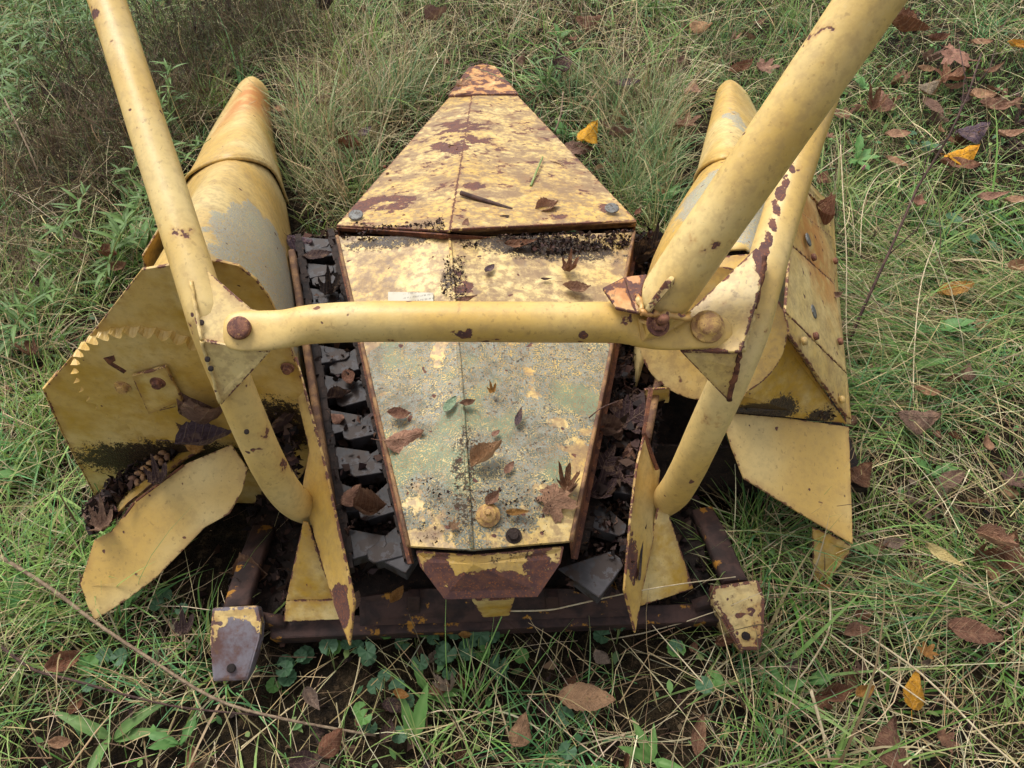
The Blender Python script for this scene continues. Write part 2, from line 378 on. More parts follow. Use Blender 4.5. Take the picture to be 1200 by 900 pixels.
M_BOLT = simple('painted_bolt', lin(150, 112, 76), lin(196, 158, 92), 70, .6, .6, .0015, lin(96, 58, 46))
M_BOLTR = simple('rusty_bolt', lin(84, 52, 46), lin(132, 88, 66), 70, .75, .8, .002, lin(160, 120, 70))

# ---- deck: dark floor of the two stalk passages and belly
plate('deck', [W(335, 300, .17), W(800, 290, .17), W(770, 690, .15), W(385, 700, .15)], .02, M_DECK, H, 0, n=V3(0, 0, 1))
plate('belly_pan', [V3(-.93, .98, .05), V3(-.40, .98, .05), V3(.40, .98, .05), V3(.84, .98, .05), V3(.84, 1.6, .05), V3(-.93, 1.6, .05)], .02, M_DECK, H, 0, n=V3(0, 0, 1))

plate('shade_floor', [V3(-.60, .66, .045), V3(-.34, .64, .045), V3(-.34, .98, .045), V3(-.60, .98, .045)], .02, M_DECK, H, 0, n=V3(0, 0, 1))  # dark plates added so the hollows under the arms look deep in shade
plate('shade_floor', [V3(.20, .64, .045), V3(.42, .66, .045), V3(.44, .98, .045), V3(.20, .98, .045)], .02, M_DECK, H, 0, n=V3(0, 0, 1))
plate('shade_wall', [V3(-.62, .985, .05), V3(-.34, .985, .05), V3(-.34, .985, .26), V3(-.62, .985, .26)], .006, M_DECK, H, 0, n=V3(0, -1, 0))  # dark upright sheets added to deepen the shade behind the hollows
plate('shade_wall', [V3(.20, .985, .05), V3(.62, .985, .05), V3(.60, .985, .20), V3(.20, .985, .22)], .006, M_DECK, H, 0, n=V3(0, -1, 0))
# ---- centre hood: two leaves meeting in a low ridge, with turned-down skirts
hz = .385
HL = [W(396, 277, hz), W(437, 455, hz + .012), W(480, 640, hz)]
HR = [W(742, 272, hz), W(707, 450, hz + .012), W(668, 634, hz)]
HM = [W(527, 279, hz + .045), W(541, 455, hz + .05), W(553, 644, hz + .02)]
hood = mesh_obj('center_hood', HL + HM + HR, [(0, 1, 4, 3), (1, 2, 5, 4), (3, 4, 7, 6), (4, 5, 8, 7)], M_HOOD, H)
for _ in (0,):
    bm = bmesh.new(); bm.from_mesh(hood.data); bmesh.ops.subdivide_edges(bm, edges=bm.edges[:], cuts=7, use_grid_fill=True)
    bmesh.ops.recalc_face_normals(bm, faces=bm.faces)
    for v in bm.verts:
        w = v.co
        v.co.z += .0035 * mnoise.noise(w * 5.0) + .0018 * mnoise.noise(w * 13.0)
    bm.to_mesh(hood.data); bm.free()
    md = hood.modifiers.new('sheet', 'SOLIDIFY'); md.thickness = .007; md.offset = -1
dn = V3(0, 0, -.006)
for side, E, sx in (('l', HL, -1), ('r', HR, 1)):
    o1 = V3(sx * .004, 0, -.002); o2 = V3(.003 * -1 if sx < 0 else .010, 0, -.065)
    k = 6; top = []
    for i in range(len(E) - 1):
        for j in range(k): top.append(E[i].lerp(E[i + 1], j / k))
    top.append(E[-1])
    vs_ = []; n_ = len(top)
    for p in top: vs_ += [p + o1, p + o2, p + o2 + V3(sx * .008, 0, -.002)]
    fs = [(3 * i + a, 3 * i + 3 + a, 3 * i + 4 + a, 3 * i + 1 + a) for i in range(n_ - 1) for a in (0, 1)]
    sk = mesh_obj('hood_skirt', vs_, fs, M_RUST, hood)
    sk.modifiers.new('sheet', 'SOLIDIFY').thickness = .005
    sweep('hood_rim', [p + V3(sx * .002, 0, .001) for p in top], [.0042] * n_, M_RAIL, hood, 8)
sweep('ridge_seam', [p.lerp(q, t) + V3(0, 0, .0035) for p, q in ((HM[0], HM[1]), (HM[1], HM[2])) for t in (0, .33, .66, 1)], [(.0035, .002)] * 8, M_HOOD, hood, 8)
# turned-down rear lip
lp = [W(487, 646, .375), W(554, 652, .395), W(661, 641, .375), W(657, 660, .36), W(630, 700, .315), W(521, 703, .315), W(492, 664, .36)]
lip = plate('rear_lip', [lp[0], lp[1], lp[2], lp[3], lp[4], lp[5], lp[6]], .006, M_LIP, hood)
plate('lip_bracket', [W(553, 704, .29), W(603, 702, .29), W(597, 722, .2), W(566, 724, .2)], .006, M_WEDGE, hood)
# knob, hood bolts, decal
kp = W(572, 604, .413)
bolt('hood_knob', kp, V3(0, -.25, 1), .015, .012, M_BOLT, hood, dome=True)
bolt('hood_knob_stud', kp + V3(0, -.002, .011), V3(0, -.25, 1), .006, .010, M_BOLT, hood)
bolt('hood_bolt', W(602, 628, .400), V3(0, -.25, 1), .010, .010, M_DECK, hood)
def decal_mat():
    k = NT('decal_plate'); v = k.coords(0); tcv = k.n('ShaderNodeTexCoord').outputs['Generated']
    sep = k.n('ShaderNodeSeparateXYZ'); k.l(tcv, sep.inputs[0])
    ln = k.math('SINE', k.math('MULTIPLY', sep.outputs['Y'], 34.0))
    wd = k.noise(k.coords(0, (420, 60, 1)), 1.0, 2, .5)
    tx = k.math('MULTIPLY', k.math('MULTIPLY', k.ramp(ln, .1, .5), k.ramp(wd, .47, .53)), k.ramp(sep.outputs['X'], .3, .42))
    c = k.mix(k.ramp(k.noise(v, 30), .4, .7), lin(176, 170, 152), lin(150, 138, 112)); c = k.mix(k.math('MULTIPLY', tx, .6), c, lin(96, 88, 84))
    k.bsdf(c, .5, None, .3); return k.m
d0 = [W(455, 343.5, .406), W(508, 344.5, .426), W(508, 362, .426), W(455, 362, .406)]
mesh_obj('data_plate', [p + V3(0, 0, .004) for p in d0] + [p + V3(0, 0, .001) for p in d0], [(0, 1, 2, 3), (4, 5, 6, 7), (0, 1, 5, 4), (1, 2, 6, 5), (2, 3, 7, 6), (3, 0, 4, 7)], decal_mat(), hood)

# ---- centre nose: two triangular leaves with a ridge, sprung at the back edge, and a worn tip
nL, nR, nM0 = W(394, 264, .385), W(746, 258, .385), W(527, 270, .455)
tL, tR, tM = W(526, 114, .085), W(607, 112, .085), W(553, 113, .115)
nose = plate('center_nose', [nL, nM0, tM, tL], .006, M_NOSE, H)
plate('nose_leaf', [nM0 + V3(.001, 0, .004), nR, tR, tM + V3(0, 0, .004)], .006, M_NOSE, nose)
plate('nose_flange', [nL + V3(0, -.004, -.004), nM0 + V3(-.02, -.006, -.008), W(620, 282, .40), W(618, 289, .388), W(526, 281, .43), W(394, 270, .372)], .005, M_RUST, nose)
plate('nose_flange', [W(528, 272, .443), W(746, 260, .384), W(745, 266, .368), W(560, 277, .40)], .005, M_RAIL, nose)
tp = plate('nose_tip', [tL + V3(-.004, .004, .006), tM + V3(0, 0, .010), tR + V3(.004, .004, .006), W(581, 77, .055), W(566, 73, .065), W(549, 78, .055)], .02, M_TIP, nose, .006)
# side walls of the nose, down to the ground
for a, b, sx in ((nL, tL, -1), (nR, tR, 1)):
    plate('nose_side', [a + V3(0, 0, -.007), b + V3(0, 0, -.007), V3(b.x, b.y, .0), V3(a.x, a.y, .06)], .005, M_RUST, nose, 0, n=V3(sx, 0, 0))
for (px, py, zz, m_) in ((417, 252, .3935, M_ZINC), (717, 244, .394, M_ZINC)):
    bolt('plug', W(px, py, zz), V3(0, -.1, 1), .018, .0020, m_, nose, washer=False, dome=True)
# rivet line with torn seam on the left leaf
for i in range(9):
    t = i / 8; p = W(451 + 26 * t, 196 + 66 * t, .275 + .135 * t + .006)
    bolt('rivet', p, V3(-.1, -.2, 1), .0045, .005, M_RUST, nose, washer=False, dome=True)

# ---- outer snouts: tapering half-round shells
SL0 = [W(275, 108, .02), W(282, 97, .09), W(294, 90, .13), W(306, 96, .09), W(315, 108, .02)]
SL1 = [W(244, 160, .08), W(258, 146, .24), W(283, 138, .31), W(309, 148, .24), W(322, 172, .06)]
SL2 = [W(211, 236, .14), W(226, 206, .34), W(268, 187, .455), W(313, 198, .34), W(334, 236, .12)]
SL3 = [V3(-.93, 1.37, .12), V3(-.80, 1.38, .42), V3(-.665, 1.37, .59), V3(-.555, 1.38, .46), V3(-.53, 1.37, .14)]
SL4 = [V3(-.93, 1.00, .12), V3(-.79, 1.0, .50), V3(-.575, 1.0, .70), V3(-.465, 1.0, .56), V3(-.445, 1.0, .14)]
snl = loft('outer_snout', [SL2, SL3, SL4], M_SNL, H)
up = V3(0, 0, .010)
grow = lambda S, g: [p + (p - sum(S, Vector()) / 5).normalized() * g for p in S]
cone = loft('nose_cone', [SL0, SL1, grow(SL2, .010), ], M_SNL, snl)
sweep('cone_band', cat_rom(grow(SL2, .013), 6), [(.004, .006)] * 25, M_SNL, snl, 8, V3(0, 1, .2))
# small lugs and outer skirt of the left snout
plate('snout_skirt', [W(168, 300, .22), W(198, 250, .26), W(214, 226, .20), W(196, 292, .10), W(176, 332, .10)], .005, M_SNL, snl)
mx = lambda S: [V3(-.14 - p.x, p.y, p.z) for p in reversed(S)]
SR0 = [W(840, 108, .02), W(846, 99, .09), W(855, 94, .13), W(865, 99, .09), W(876, 110, .02)]
SR1 = [W(826, 170, .08), W(832, 150, .24), W(855, 140, .31), W(882, 148, .24), W(905, 165, .08)]
SR2 = [W(815, 228, .14), W(822, 202, .34), W(850, 186, .455), W(890, 196, .36), W(938, 216, .20)]
SR3 = [V3(.31, 1.37, .14), V3(.345, 1.38, .47), V3(.49, 1.37, .60), V3(.62, 1.38, .46), V3(.82, 1.37, .18)]
SR4 = [V3(.27, 1.1, .14), V3(.305, 1.1, .53), V3(.43, 1.1, .675), V3(.545, 1.1, .46), V3(.73, 1.12, .14)]
snr = loft('outer_snout', [SR2, SR3, SR4], M_SNR, H)
loft('nose_cone', [SR0, SR1, grow(SR2, .010)], M_SNR, snr)
sweep('cone_band', cat_rom(grow(SR2, .013), 6), [(.004, .006)] * 25, M_SNR, snr, 8, V3(0, 1, .2))
# overlapping flank strips on the right snout
fl = [[(943, 212, .46), (973, 243, .27), (975, 258, .27), (940, 224, .46)],
      [(940, 227, .48), (966, 256, .32), (974, 284, .27), (934, 252, .49)],
      [(934, 252, .50), (974, 284, .28), (977, 320, .27), (974, 337, .275), (923, 291, .51)],
      [(922, 293, .52), (974, 338, .285), (988, 442, .24), (916, 372, .52)],
      [(915, 374, .53), (988, 445, .25), (993, 497, .20), (985, 492, .22), (920, 400, .50)]]
flp = []
for i, f in enumerate(fl):
    pp = [W(x, y, z) + V3(.004, 0, .006 + .003 * i) for x, y, z in f]
    flp.append(plate('flank_strip', pp, .006, M_FLANK, snr))
plate('flank_edge', [W(972, 240, .28), W(977, 242, .25), W(982, 330, .22), W(998, 497, .15), W(992, 497, .2), W(976, 335, .28)], .005, M_FLANK, snr)
fn = newell([W(x, y, z) for x, y, z in fl[3]]); fn = fn if fn.z > 0 else -fn
for px, py, zz in ((941, 283, .463), (947, 367, .415)):
    bolt('plug', W(px, py, zz) + fn * .012, fn, .016, .002, M_ZINC, snr, washer=False, dome=True)
for px, py, zz in ((948, 396, .41), (946, 304, .43), (977, 402, .30), (934, 402, .475), (979, 470, .275), (972, 308, .31)):
    bolt('flank_rivet', W(px, py, zz) + fn * .012, fn, .0085, .008, M_FLANK if px in (934, 979) else M_BOLTR, snr, washer=False, dome=True)

# ---- left end plate with its toothed disc
ey = .965
ep = [(51, 456), (112, 385), (166, 316), (210, 309), (255, 306), (280, 312), (300, 328), (315, 348), (328, 374), (352, 440), (372, 530), (352, 560), (300, 590), (115, 587), (72, 505)]
endp = plate('end_plate', [WY(x, y, ey) for x, y in ep], .006, M_PLATE, H)
plate('plate_flange', [WY(51, 456, ey - .002), WY(72, 505, ey - .002), WY(115, 587, ey - .002), WY(115, 587, ey - .002) + V3(.012, .05, 0), WY(51, 456, ey) + V3(.012, .05, 0)], .004, M_PLATE, endp)
dc = WY(192, 449, ey); dc.z = .442; NT_ = 38; rad = .172; vs_, fs = [], []
prof = []; FB = ((0, 1.0, 1.0), (.08, .992, .98), (.25, .978, .93), (.5, .968, .905), (.75, .978, .93), (.92, .992, .98))
for i in range(NT_):
    for f, rb_, rf_ in FB: prof.append((2 * math.pi * (i + f) / NT_, rad * rb_, rad * rf_))
for yy, w_ in ((ey + .001, 1), (ey - .016, 2)):
    for q in prof: vs_.append(V3(dc.x + .96 * q[w_] * math.cos(q[0]), yy, dc.z + q[w_] * math.sin(q[0])))
n_ = len(prof); cfr = len(vs_); vs_.append(V3(dc.x, ey - .016, dc.z))
fs = [(i, (i + 1) % n_, n_ + (i + 1) % n_, n_ + i) for i in range(n_)] + [(n_ + i, n_ + (i + 1) % n_, cfr) for i in range(n_)]
disc = mesh_obj('toothed_disc', vs_, fs, M_PLATE, endp)
sq = [(154, 441), (194, 430), (214, 470), (174, 486)]
sp_ = plate('clamp_plate', [WY(x, y, ey - .028) for x, y in sq], .007, M_PLATE, endp)
bolt('clamp_bolt', WY(185, 448, ey - .028), V3(0, -1, 0), .010, .012, M_BOLTR, endp)
bolt('plate_bolt', WY(144, 453, ey - .016), V3(0, -1, 0), .011, .012, M_BOLT, endp)
bolt('plate_bolt', WY(337, 431, ey - .005), V3(0, -1, 0), .009, .012, M_BOLTR, endp)
plate('slot_mark', [WY(121, 420, ey - .0175), WY(133, 417, ey - .0175), WY(135, 423, ey - .0175), WY(131, 425, ey - .0175), WY(148, 435, ey - .0175), WY(145, 438, ey - .0175), WY(127, 427, ey - .0175)], .002, M_RUST, endp, 0)

# ---- left fender sheet and shelf
lf = [(94, 684), (110, 633), (131, 622), (157, 588), (219, 543), (271, 521), (290, 549), (284, 575), (269, 602), (240, 618), (214, 645), (183, 677), (150, 702), (111, 727), (103, 712)]
fend = plate('fender_sheet', on_plane([p[:2] for p in lf], W(112, 724, .07), W(290, 549, .25), W(131, 622, .185)), .005, M_FEND, H)
plate('fender_shelf', [W(118, 622, .155), W(150, 588, .19), W(215, 538, .222), W(268, 510, .245), W(262, 490, .235), W(205, 516, .205), W(132, 576, .14)], .006, M_WEDGE, fend)
for a, b in (((160, 588, .225), (216, 546, .262)), ((146, 606, .212), (158, 590, .222))):
    sweep('fender_lip', [W(*a) + V3(0, 0, .003), W(*b) + V3(0, 0, .003)], [(.003, .002)] * 2, M_RUST, fend, 8)
# seed-chain stub lying on the shelf
ch = []
for i in range(6):
    a = W(160 + i * 7, 562 - i * 6, .23 + .004 * i)
    for sg in (-1, 1):
        t_ = V3(.62, .78, .05); sd_ = V3(.78, -.62, 0) * sg; p0 = a + sd_ * .002; p1 = a + sd_ * .015 - t_ * .008 * 1.0
        sweep('shelf_link', [p0, p0.lerp(p1, .5) + V3(0, 0, .003), p1], [(.005, .004), (.006, .005), (.004, .003)], M_RAIL, fend, 8)
# right fender
rf = [(845, 483, .31), (925, 490, .27), (995, 500, .21), (1000, 638, .12), (940, 603, .18), (872, 561, .25), (858, 525, .28)]
fendr = plate('fender_sheet', on_plane([p[:2] for p in rf], W(845, 483, .31), W(995, 500, .21), W(1000, 638, .11)), .005, M_FEND, H)
plate('fender_leg', [W(952, 618, .13), W(976, 628, .125), W(998, 640, .10), W(996, 648, .08), W(968, 684, .02), W(953, 680, .02)], .006, M_WEDGE, fendr)
plate('rear_panel', [WY(872, 465, .985), W(921, 392, .47), W(993, 497, .205), W(925, 489, .272), W(850, 483, .305)], .005, M_REAR, H)
plate('inner_cheek', [W(755, 457, .36), W(786, 455, .36), W(784, 472, .30), W(757, 474, .31)], .005, M_WEDGE, H)

# ---- guard disc, right
dcen = WY(836, 392, .93); vs_ = []; fs = []
gd_n = V3(.05, -.75, .66).normalized(); gu = V3(1, 0, 0); gu = (gu - gd_n * gu.dot(gd_n)).normalized(); gw = gd_n.cross(gu)
gpts = [dcen + gu * (.132 * math.cos(a)) + gw * (.118 * math.sin(a)) for a in [2 * math.pi * i / 40 for i in range(40)]]
plate('guard_strap', [WD(800, 376, 1.34), WD(822, 324, 1.385), WD(846, 300, 1.40), WD(892, 296, 1.40), WD(892, 335, 1.37), WD(850, 385, 1.33)], .005, M_GUS, H)
gdisc = plate('guard_disc', gpts, .006, M_GUS, H)

# ---- support arms with bends, gussets, bolts
def arm(name, mat, px_list, r):
    pts = [WD(x, y, d) for x, y, d in px_list]
    return sweep(name, cat_rom(pts, 7), [r] * ((len(pts) - 1) * 7 + 1), mat, H, 32, V3(0, 1, .3), dent=.03)
aL = arm('support_arm', M_ARM, [(-60, -560, 1.62), (40, -250, 1.47), (125, 0, 1.35), (180, 172, 1.275), (232, 335, 1.215), (248, 385, 1.215), (275, 455, 1.27), (310, 535, 1.35), (331, 572, 1.42), (348, 590, 1.49), (364, 597, 1.59), (378, 600, 1.70)], .0315)
aR = arm('support_arm', M_ARMR, [(1185, -560, 1.66), (1080, -250, 1.50), (1000, 0, 1.38), (935, 190, 1.31), (893, 330, 1.245), (877, 390, 1.235), (850, 455, 1.27), (820, 520, 1.34), (804, 554, 1.40), (790, 577, 1.47), (776, 589, 1.58), (762, 596, 1.70)], .0315)
def gusset(arm_, mat, top, low, fold_th=.006):
    q_ = [WD(*p) for p in top]; g1 = plate('gusset', on_plane([p[:2] for p in top], q_[0], q_[len(q_) // 2], q_[-1]), fold_th, mat, arm_)
    g2 = plate('gusset', [WD(*p) for p in low], fold_th, mat, arm_)
    return g1
gusset(aL, M_GUS, [(218, 300, 1.205), (243, 317, 1.20), (295, 362, 1.195), (318, 366, 1.19), (316, 412, 1.17), (234, 398, 1.165), (222, 350, 1.185)],
       [(234, 399, 1.163), (316, 413, 1.168), (259, 475, 1.235), (252, 455, 1.22)])
gusset(aR, M_GUSR, [(808, 364, 1.20), (850, 325, 1.205), (886, 290, 1.205), (899, 300, 1.198), (884, 362, 1.178), (868, 412, 1.165), (797, 411, 1.168)],
       [(797, 412, 1.166), (868, 413, 1.162), (864, 430, 1.175), (853, 470, 1.22)])
for px, py in ((236, 378), (243, 421), (247, 432), (289, 506)):
    bolt('drilled_hole', WD(px, py, 1.166 if py < 440 else 1.262), V3(-.2, -.6, .7), .0045, .001, M_DECK, aL, washer=False, dome=True)
bolt('drilled_hole', WD(829, 506, 1.29), V3(.2, -.6, .7), .0045, .001, M_DECK, aR, washer=False, dome=True)

def weld(parent, a, b, mat, n=14, r=.0045):
    pts = [a.lerp(b, i / (n - 1)) + V3(random.gauss(0, .0008), random.gauss(0, .0008), random.gauss(0, .0008)) for i in range(n)]
    return sweep('weld_bead', pts, [r * random.uniform(.6, 1.25) for _ in range(n)], mat, parent, 8)
weld(aL, WD(224, 330, 1.182), WD(236, 398, 1.160), M_GUS, 14, .003); weld(aL, WD(236, 400, 1.160), WD(258, 472, 1.225), M_GUS, 14, .003)
weld(aR, WD(897, 300, 1.196), WD(884, 362, 1.175), M_RUST); weld(aR, WD(884, 364, 1.175), WD(869, 412, 1.160), M_GUS); weld(aR, WD(868, 414, 1.160), WD(854, 468, 1.215), M_RUST)
# ---- crossbar with flattened ends
def bar_pts():
    ctl = [((264, 387), 1.163, .018, .008), ((270, 387), 1.163, .028, .009), ((285, 387.5), 1.163, .032, .009), ((312, 387), 1.165, .0315, .010), ((335, 385), 1.168, .0305, .016), ((365, 380), 1.172, .030, .028),
           ((420, 377.5), 1.175, .0312, .0312), ((520, 377), 1.178, .0315, .0315), ((640, 377.5), 1.18, .0315, .0315), ((715, 378), 1.18, .0315, .0315), ((738, 380), 1.178, .032, .031), ((757, 386), 1.172, .030, .022), ((780, 391), 1.163, .026, .010),
           ((812, 390), 1.157, .0255, .008), ((838, 388), 1.155, .0255, .008), ((850, 387), 1.155, .021, .008), ((856, 386.5), 1.155, .012, .007)]
    return [WD(c[0], c[1], d) for c, d, a, b in ctl], [(a, b) for c, d, a, b in ctl]
bp, br = bar_pts()
bp = cat_rom(bp, 3); br = [tuple(np.array(br[i]) * (1 - t) + np.array(br[i + 1]) * t) for i in range(len(br) - 1) for t in (0, 1 / 3, 2 / 3)] + [br[-1]]
bar = sweep('crossbar', bp, br, M_BAR, H, 32, V3(0, -.45, .9), dent=.03)
view_up = (EYE - WD(280, 385, 1.16)).normalized(); bup = V3(0, -.45, .9).normalized()
b1 = bolt('crossbar_bolt', WD(281, 385, 1.152), bup, .0175, .008, M_BOLTR, bar, dome=True, washer=False)
b2 = bolt('crossbar_bolt', WD(829, 383, 1.146), bup, .0175, .020, M_BOLT, bar, dome=True, washer=True)
# fold in the clevis
plate('clevis_fold', [WD(752, 402, 1.150), WD(772, 398, 1.147), WD(806, 376, 1.140), WD(812, 366, 1.142), WD(790, 373, 1.135), WD(764, 380, 1.132), WD(748, 374, 1.140)], .012, M_BAR, bar, .004)
# ---- hitch pipe rising from the crossbar to the right
pp = [WD(770, 362, 1.165), WD(800, 318, 1.135), WD(860, 231, 1.085), WD(930, 130, 1.03), WD(1000, 28, .985), WD(1040, -30, .96), WD(1250, -330, .85)]
pipe = sweep('hitch_pipe', cat_rom(pp, 6), [.0395] * 37, M_PIPE, H, 36, V3(0, 1, .2), dent=.022)
plate('pipe_bracket', [WD(706, 337, 1.15), WD(732, 324, 1.16), WD(736, 340, 1.145), WD(746, 366, 1.125), WD(722, 361, 1.13)], .006, M_BRKT, pipe)
plate('pipe_bracket', [WD(732, 324, 1.16), WD(758, 321, 1.155), WD(752, 340, 1.14), WD(750, 366, 1.12), WD(745, 366, 1.125), WD(736, 340, 1.145)], .006, M_BRKT, pipe)
plate('pipe_fin', [WD(755, 362, 1.105), WD(780, 328, 1.075), WD(786, 331, 1.075), WD(784, 339, 1.078), WD(760, 367, 1.104)], .03, M_GUS, pipe, .003)
weld(pipe, WD(746, 342, 1.128), WD(752, 366, 1.108), M_BRKT); weld(pipe, WD(752, 367, 1.108), WD(806, 372, 1.125), M_BRKT, 20, .006)
stud = bolt('pipe_nut', WD(771, 380, 1.125), V3(.25, -.5, .8), .0125, .010, M_BOLTR, pipe)
bolt('pipe_stud', WD(774, 376, 1.115), V3(.25, -.5, .8), .0075, .018, M_BOLTR, pipe, washer=False, dome=True)

# ---- row dividers
dl = [(337, 420, .44), (346, 418, .45), (379, 540, .43), (403, 650, .36), (415, 705, .29), (409, 757, .10), (392, 712, .19), (353, 576, .30), (362, 527, .36)]
divl = plate('row_divider', on_plane([p[:2] for p in dl], W(340, 420, .44), W(415, 705, .29), W(353, 576, .30)), .005, M_DIV, H)
dr = [(756, 508, .40), (774, 551, .33), (768, 622, .27), (752, 700, .19), (745, 742, .09), (732, 692, .27), (740, 600, .37), (747, 545, .40)]
divr = plate('row_divider', on_plane([p[:2] for p in dr], W(756, 508, .40), W(768, 622, .25), W(732, 692, .27)), .005, M_DIV, H)
plate('divider_strip', [W(761, 453, .40), W(766, 456, .40), W(757, 506, .40), W(773, 550, .335), W(769, 551, .335), W(753, 508, .405)], .004, M_RUST, divr)
# rusty rails beside the passages
def rail(a, b, h, mat):
    pts = [a.lerp(b, i / 10) + V3(0, 0, .003 * mnoise.noise(Vector((i * .7, h, 0)))) for i in range(11)]
    return sweep('passage_rail', pts, [(.009, .022)] * 11, mat, H, 12, power=4)
rail(W(343, 300, .30), W(388, 590, .31), 1, M_RAIL)
rail(W(800, 300, .30), W(757, 520, .32), 2, M_RAIL)
plate('passage_wall', [W(340, 300, .30), W(392, 600, .30), W(405, 690, .26), W(405, 690, .15), W(385, 600, .15), W(335, 300, .15)], .004, M_DECK, H, 0, n=V3(1, 0, 0))
plate('passage_wall', [W(800, 300, .30), W(757, 560, .30), W(748, 680, .26), W(748, 680, .15), W(757, 560, .15), W(800, 300, .15)], .004, M_DECK, H, 0, n=V3(-1, 0, 0))
# wedges and rear frame
for w_, base, cat_ in (([(355, 611, .30), (361, 613, .30), (392, 703, .15), (335, 704, .15)], [(335, 704, .15), (392, 703, .15), (399, 726, .115), (332, 729, .115)], 0),
                       ([(772, 591, .30), (779, 587, .30), (813, 690, .135), (746, 712, .135)], None, 1)):
    wd_ = plate('wedge_plate', [W(*p) for p in w_], .005, M_WEDGE, H)
    if base: plate('wedge_foot', [W(*p) for p in base], .006, M_WEDGE, wd_)
fr = plate('rear_frame', [W(316, 724, .10), W(846, 706, .10), W(847, 728, .085), W(600, 737, .085), W(316, 749, .085)], .055, M_FRAME, H, .004, n=V3(0, -.2, .98).normalized())
plate('frame_apron', [W(420, 700, .15), W(500, 690, .17), W(640, 690, .17), W(740, 690, .15), W(742, 722, .105), W(422, 734, .105)], .006, M_FRAME, fr)
plate('frame_web', [W(478, 700, .18), W(492, 700, .18), W(492, 735, .08), W(478, 736, .08)], .02, M_FRAME, fr)
plate('frame_web', [W(640, 700, .18), W(654, 700, .18), W(654, 728, .08), W(640, 729, .08)], .02, M_FRAME, fr)
# feet: bent channel ends
def foot(pts, th, side):
    f = plate('frame_foot', [W(*p) for p in pts], th, M_FOOT if side > 0 else M_FOOTR, H, .006, n=V3(0, -.35, .94).normalized())
    return f
f1 = foot([(248, 712, .16), (302, 709, .16), (306, 728, .15), (304, 748, .135), (290, 797, .085), (249, 799, .085), (245, 750, .13)], .03, 1)
plate('foot_side', [W(304, 716, .15), W(307, 748, .125), W(291, 797, .075), W(291, 800, .01), W(307, 760, .03), W(306, 722, .05)], .006, M_FOOT, f1, 0, n=V3(1, 0, 0))
bolt('foot_hole', W(271, 783, .101), V3(0, -.35, .94), .0085, .002, M_DECK, f1, washer=False, dome=True)
f2 = foot([(834, 687, .165), (889, 679, .165), (897, 702, .15), (896, 740, .115), (892, 762, .09), (868, 762, .09), (850, 728, .125), (836, 708, .148)], .03, -1)
plate('foot_side', [W(832, 686, .155), W(836, 710, .14), W(868, 764, .082), W(868, 768, .01), W(840, 735, .03), W(832, 700, .05)], .006, M_FOOTR, f2, 0, n=V3(-1, 0, 0))
bolt('foot_hole', W(874, 745, .108), V3(0, -.35, .94), .0085, .002, M_DECK, f2, washer=False, dome=True)

sweep('foot_arm', [W(277, 716, .135), W(284, 692, .115), W(296, 655, .085), W(310, 620, .07)], [(.026, .014)] * 4, M_FRAME, f1, 12, power=5)
sweep('foot_arm', [W(300, 726, .10), W(335, 732, .085)], [(.012, .022)] * 2, M_FRAME, f1, 12, power=5)
sweep('foot_arm', [W(862, 686, .14), W(852, 664, .115), W(838, 630, .085), W(822, 600, .07)], [(.026, .014)] * 4, M_FRAME, f2, 12, power=5)
sweep('foot_arm', [W(838, 704, .11), W(815, 712, .09)], [(.012, .022)] * 2, M_FRAME, f2, 12, power=5)
# ---- gathering chains: a run of links with flat paddles reaching into the passage
def paddle_mesh(nm):
    top = [(-.030, -.036), (.040, -.036), (.049, -.026), (.049, -.008), (-.030, .036)]
    vs_, fs = [], []
    for z in (.003, -.003): vs_ += [V3(x, y, z) for x, y in top]
    k = 5; fs = [tuple(range(k)), tuple(reversed(range(k, 2 * k)))] + [(i, (i + 1) % k, k + (i + 1) % k, k + i) for i in range(k)]
    b0 = len(vs_); bl = [(-.028, -.034), (.034, -.034), (.038, -.018), (-.026, .010)]
    for z in (-.003, -.034): vs_ += [V3(x, y, z) for x, y in bl]
    fs += [tuple(b0 + 4 + i for i in (3, 2, 1, 0))] + [(b0 + i, b0 + (i + 1) % 4, b0 + 4 + (i + 1) % 4, b0 + 4 + i) for i in range(4)]
    me = bpy.data.meshes.new(nm); me.from_pydata(vs_, [], fs)
    bm = bmesh.new(); bm.from_mesh(me); bmesh.ops.recalc_face_normals(bm, faces=bm.faces); bmesh.ops.bevel(bm, geom=[e for e in bm.edges], offset=.0012, segments=1, affect='EDGES'); bm.to_mesh(me); bm.free()
    me.materials.append(M_STEEL); return me
PM = paddle_mesh('paddle')
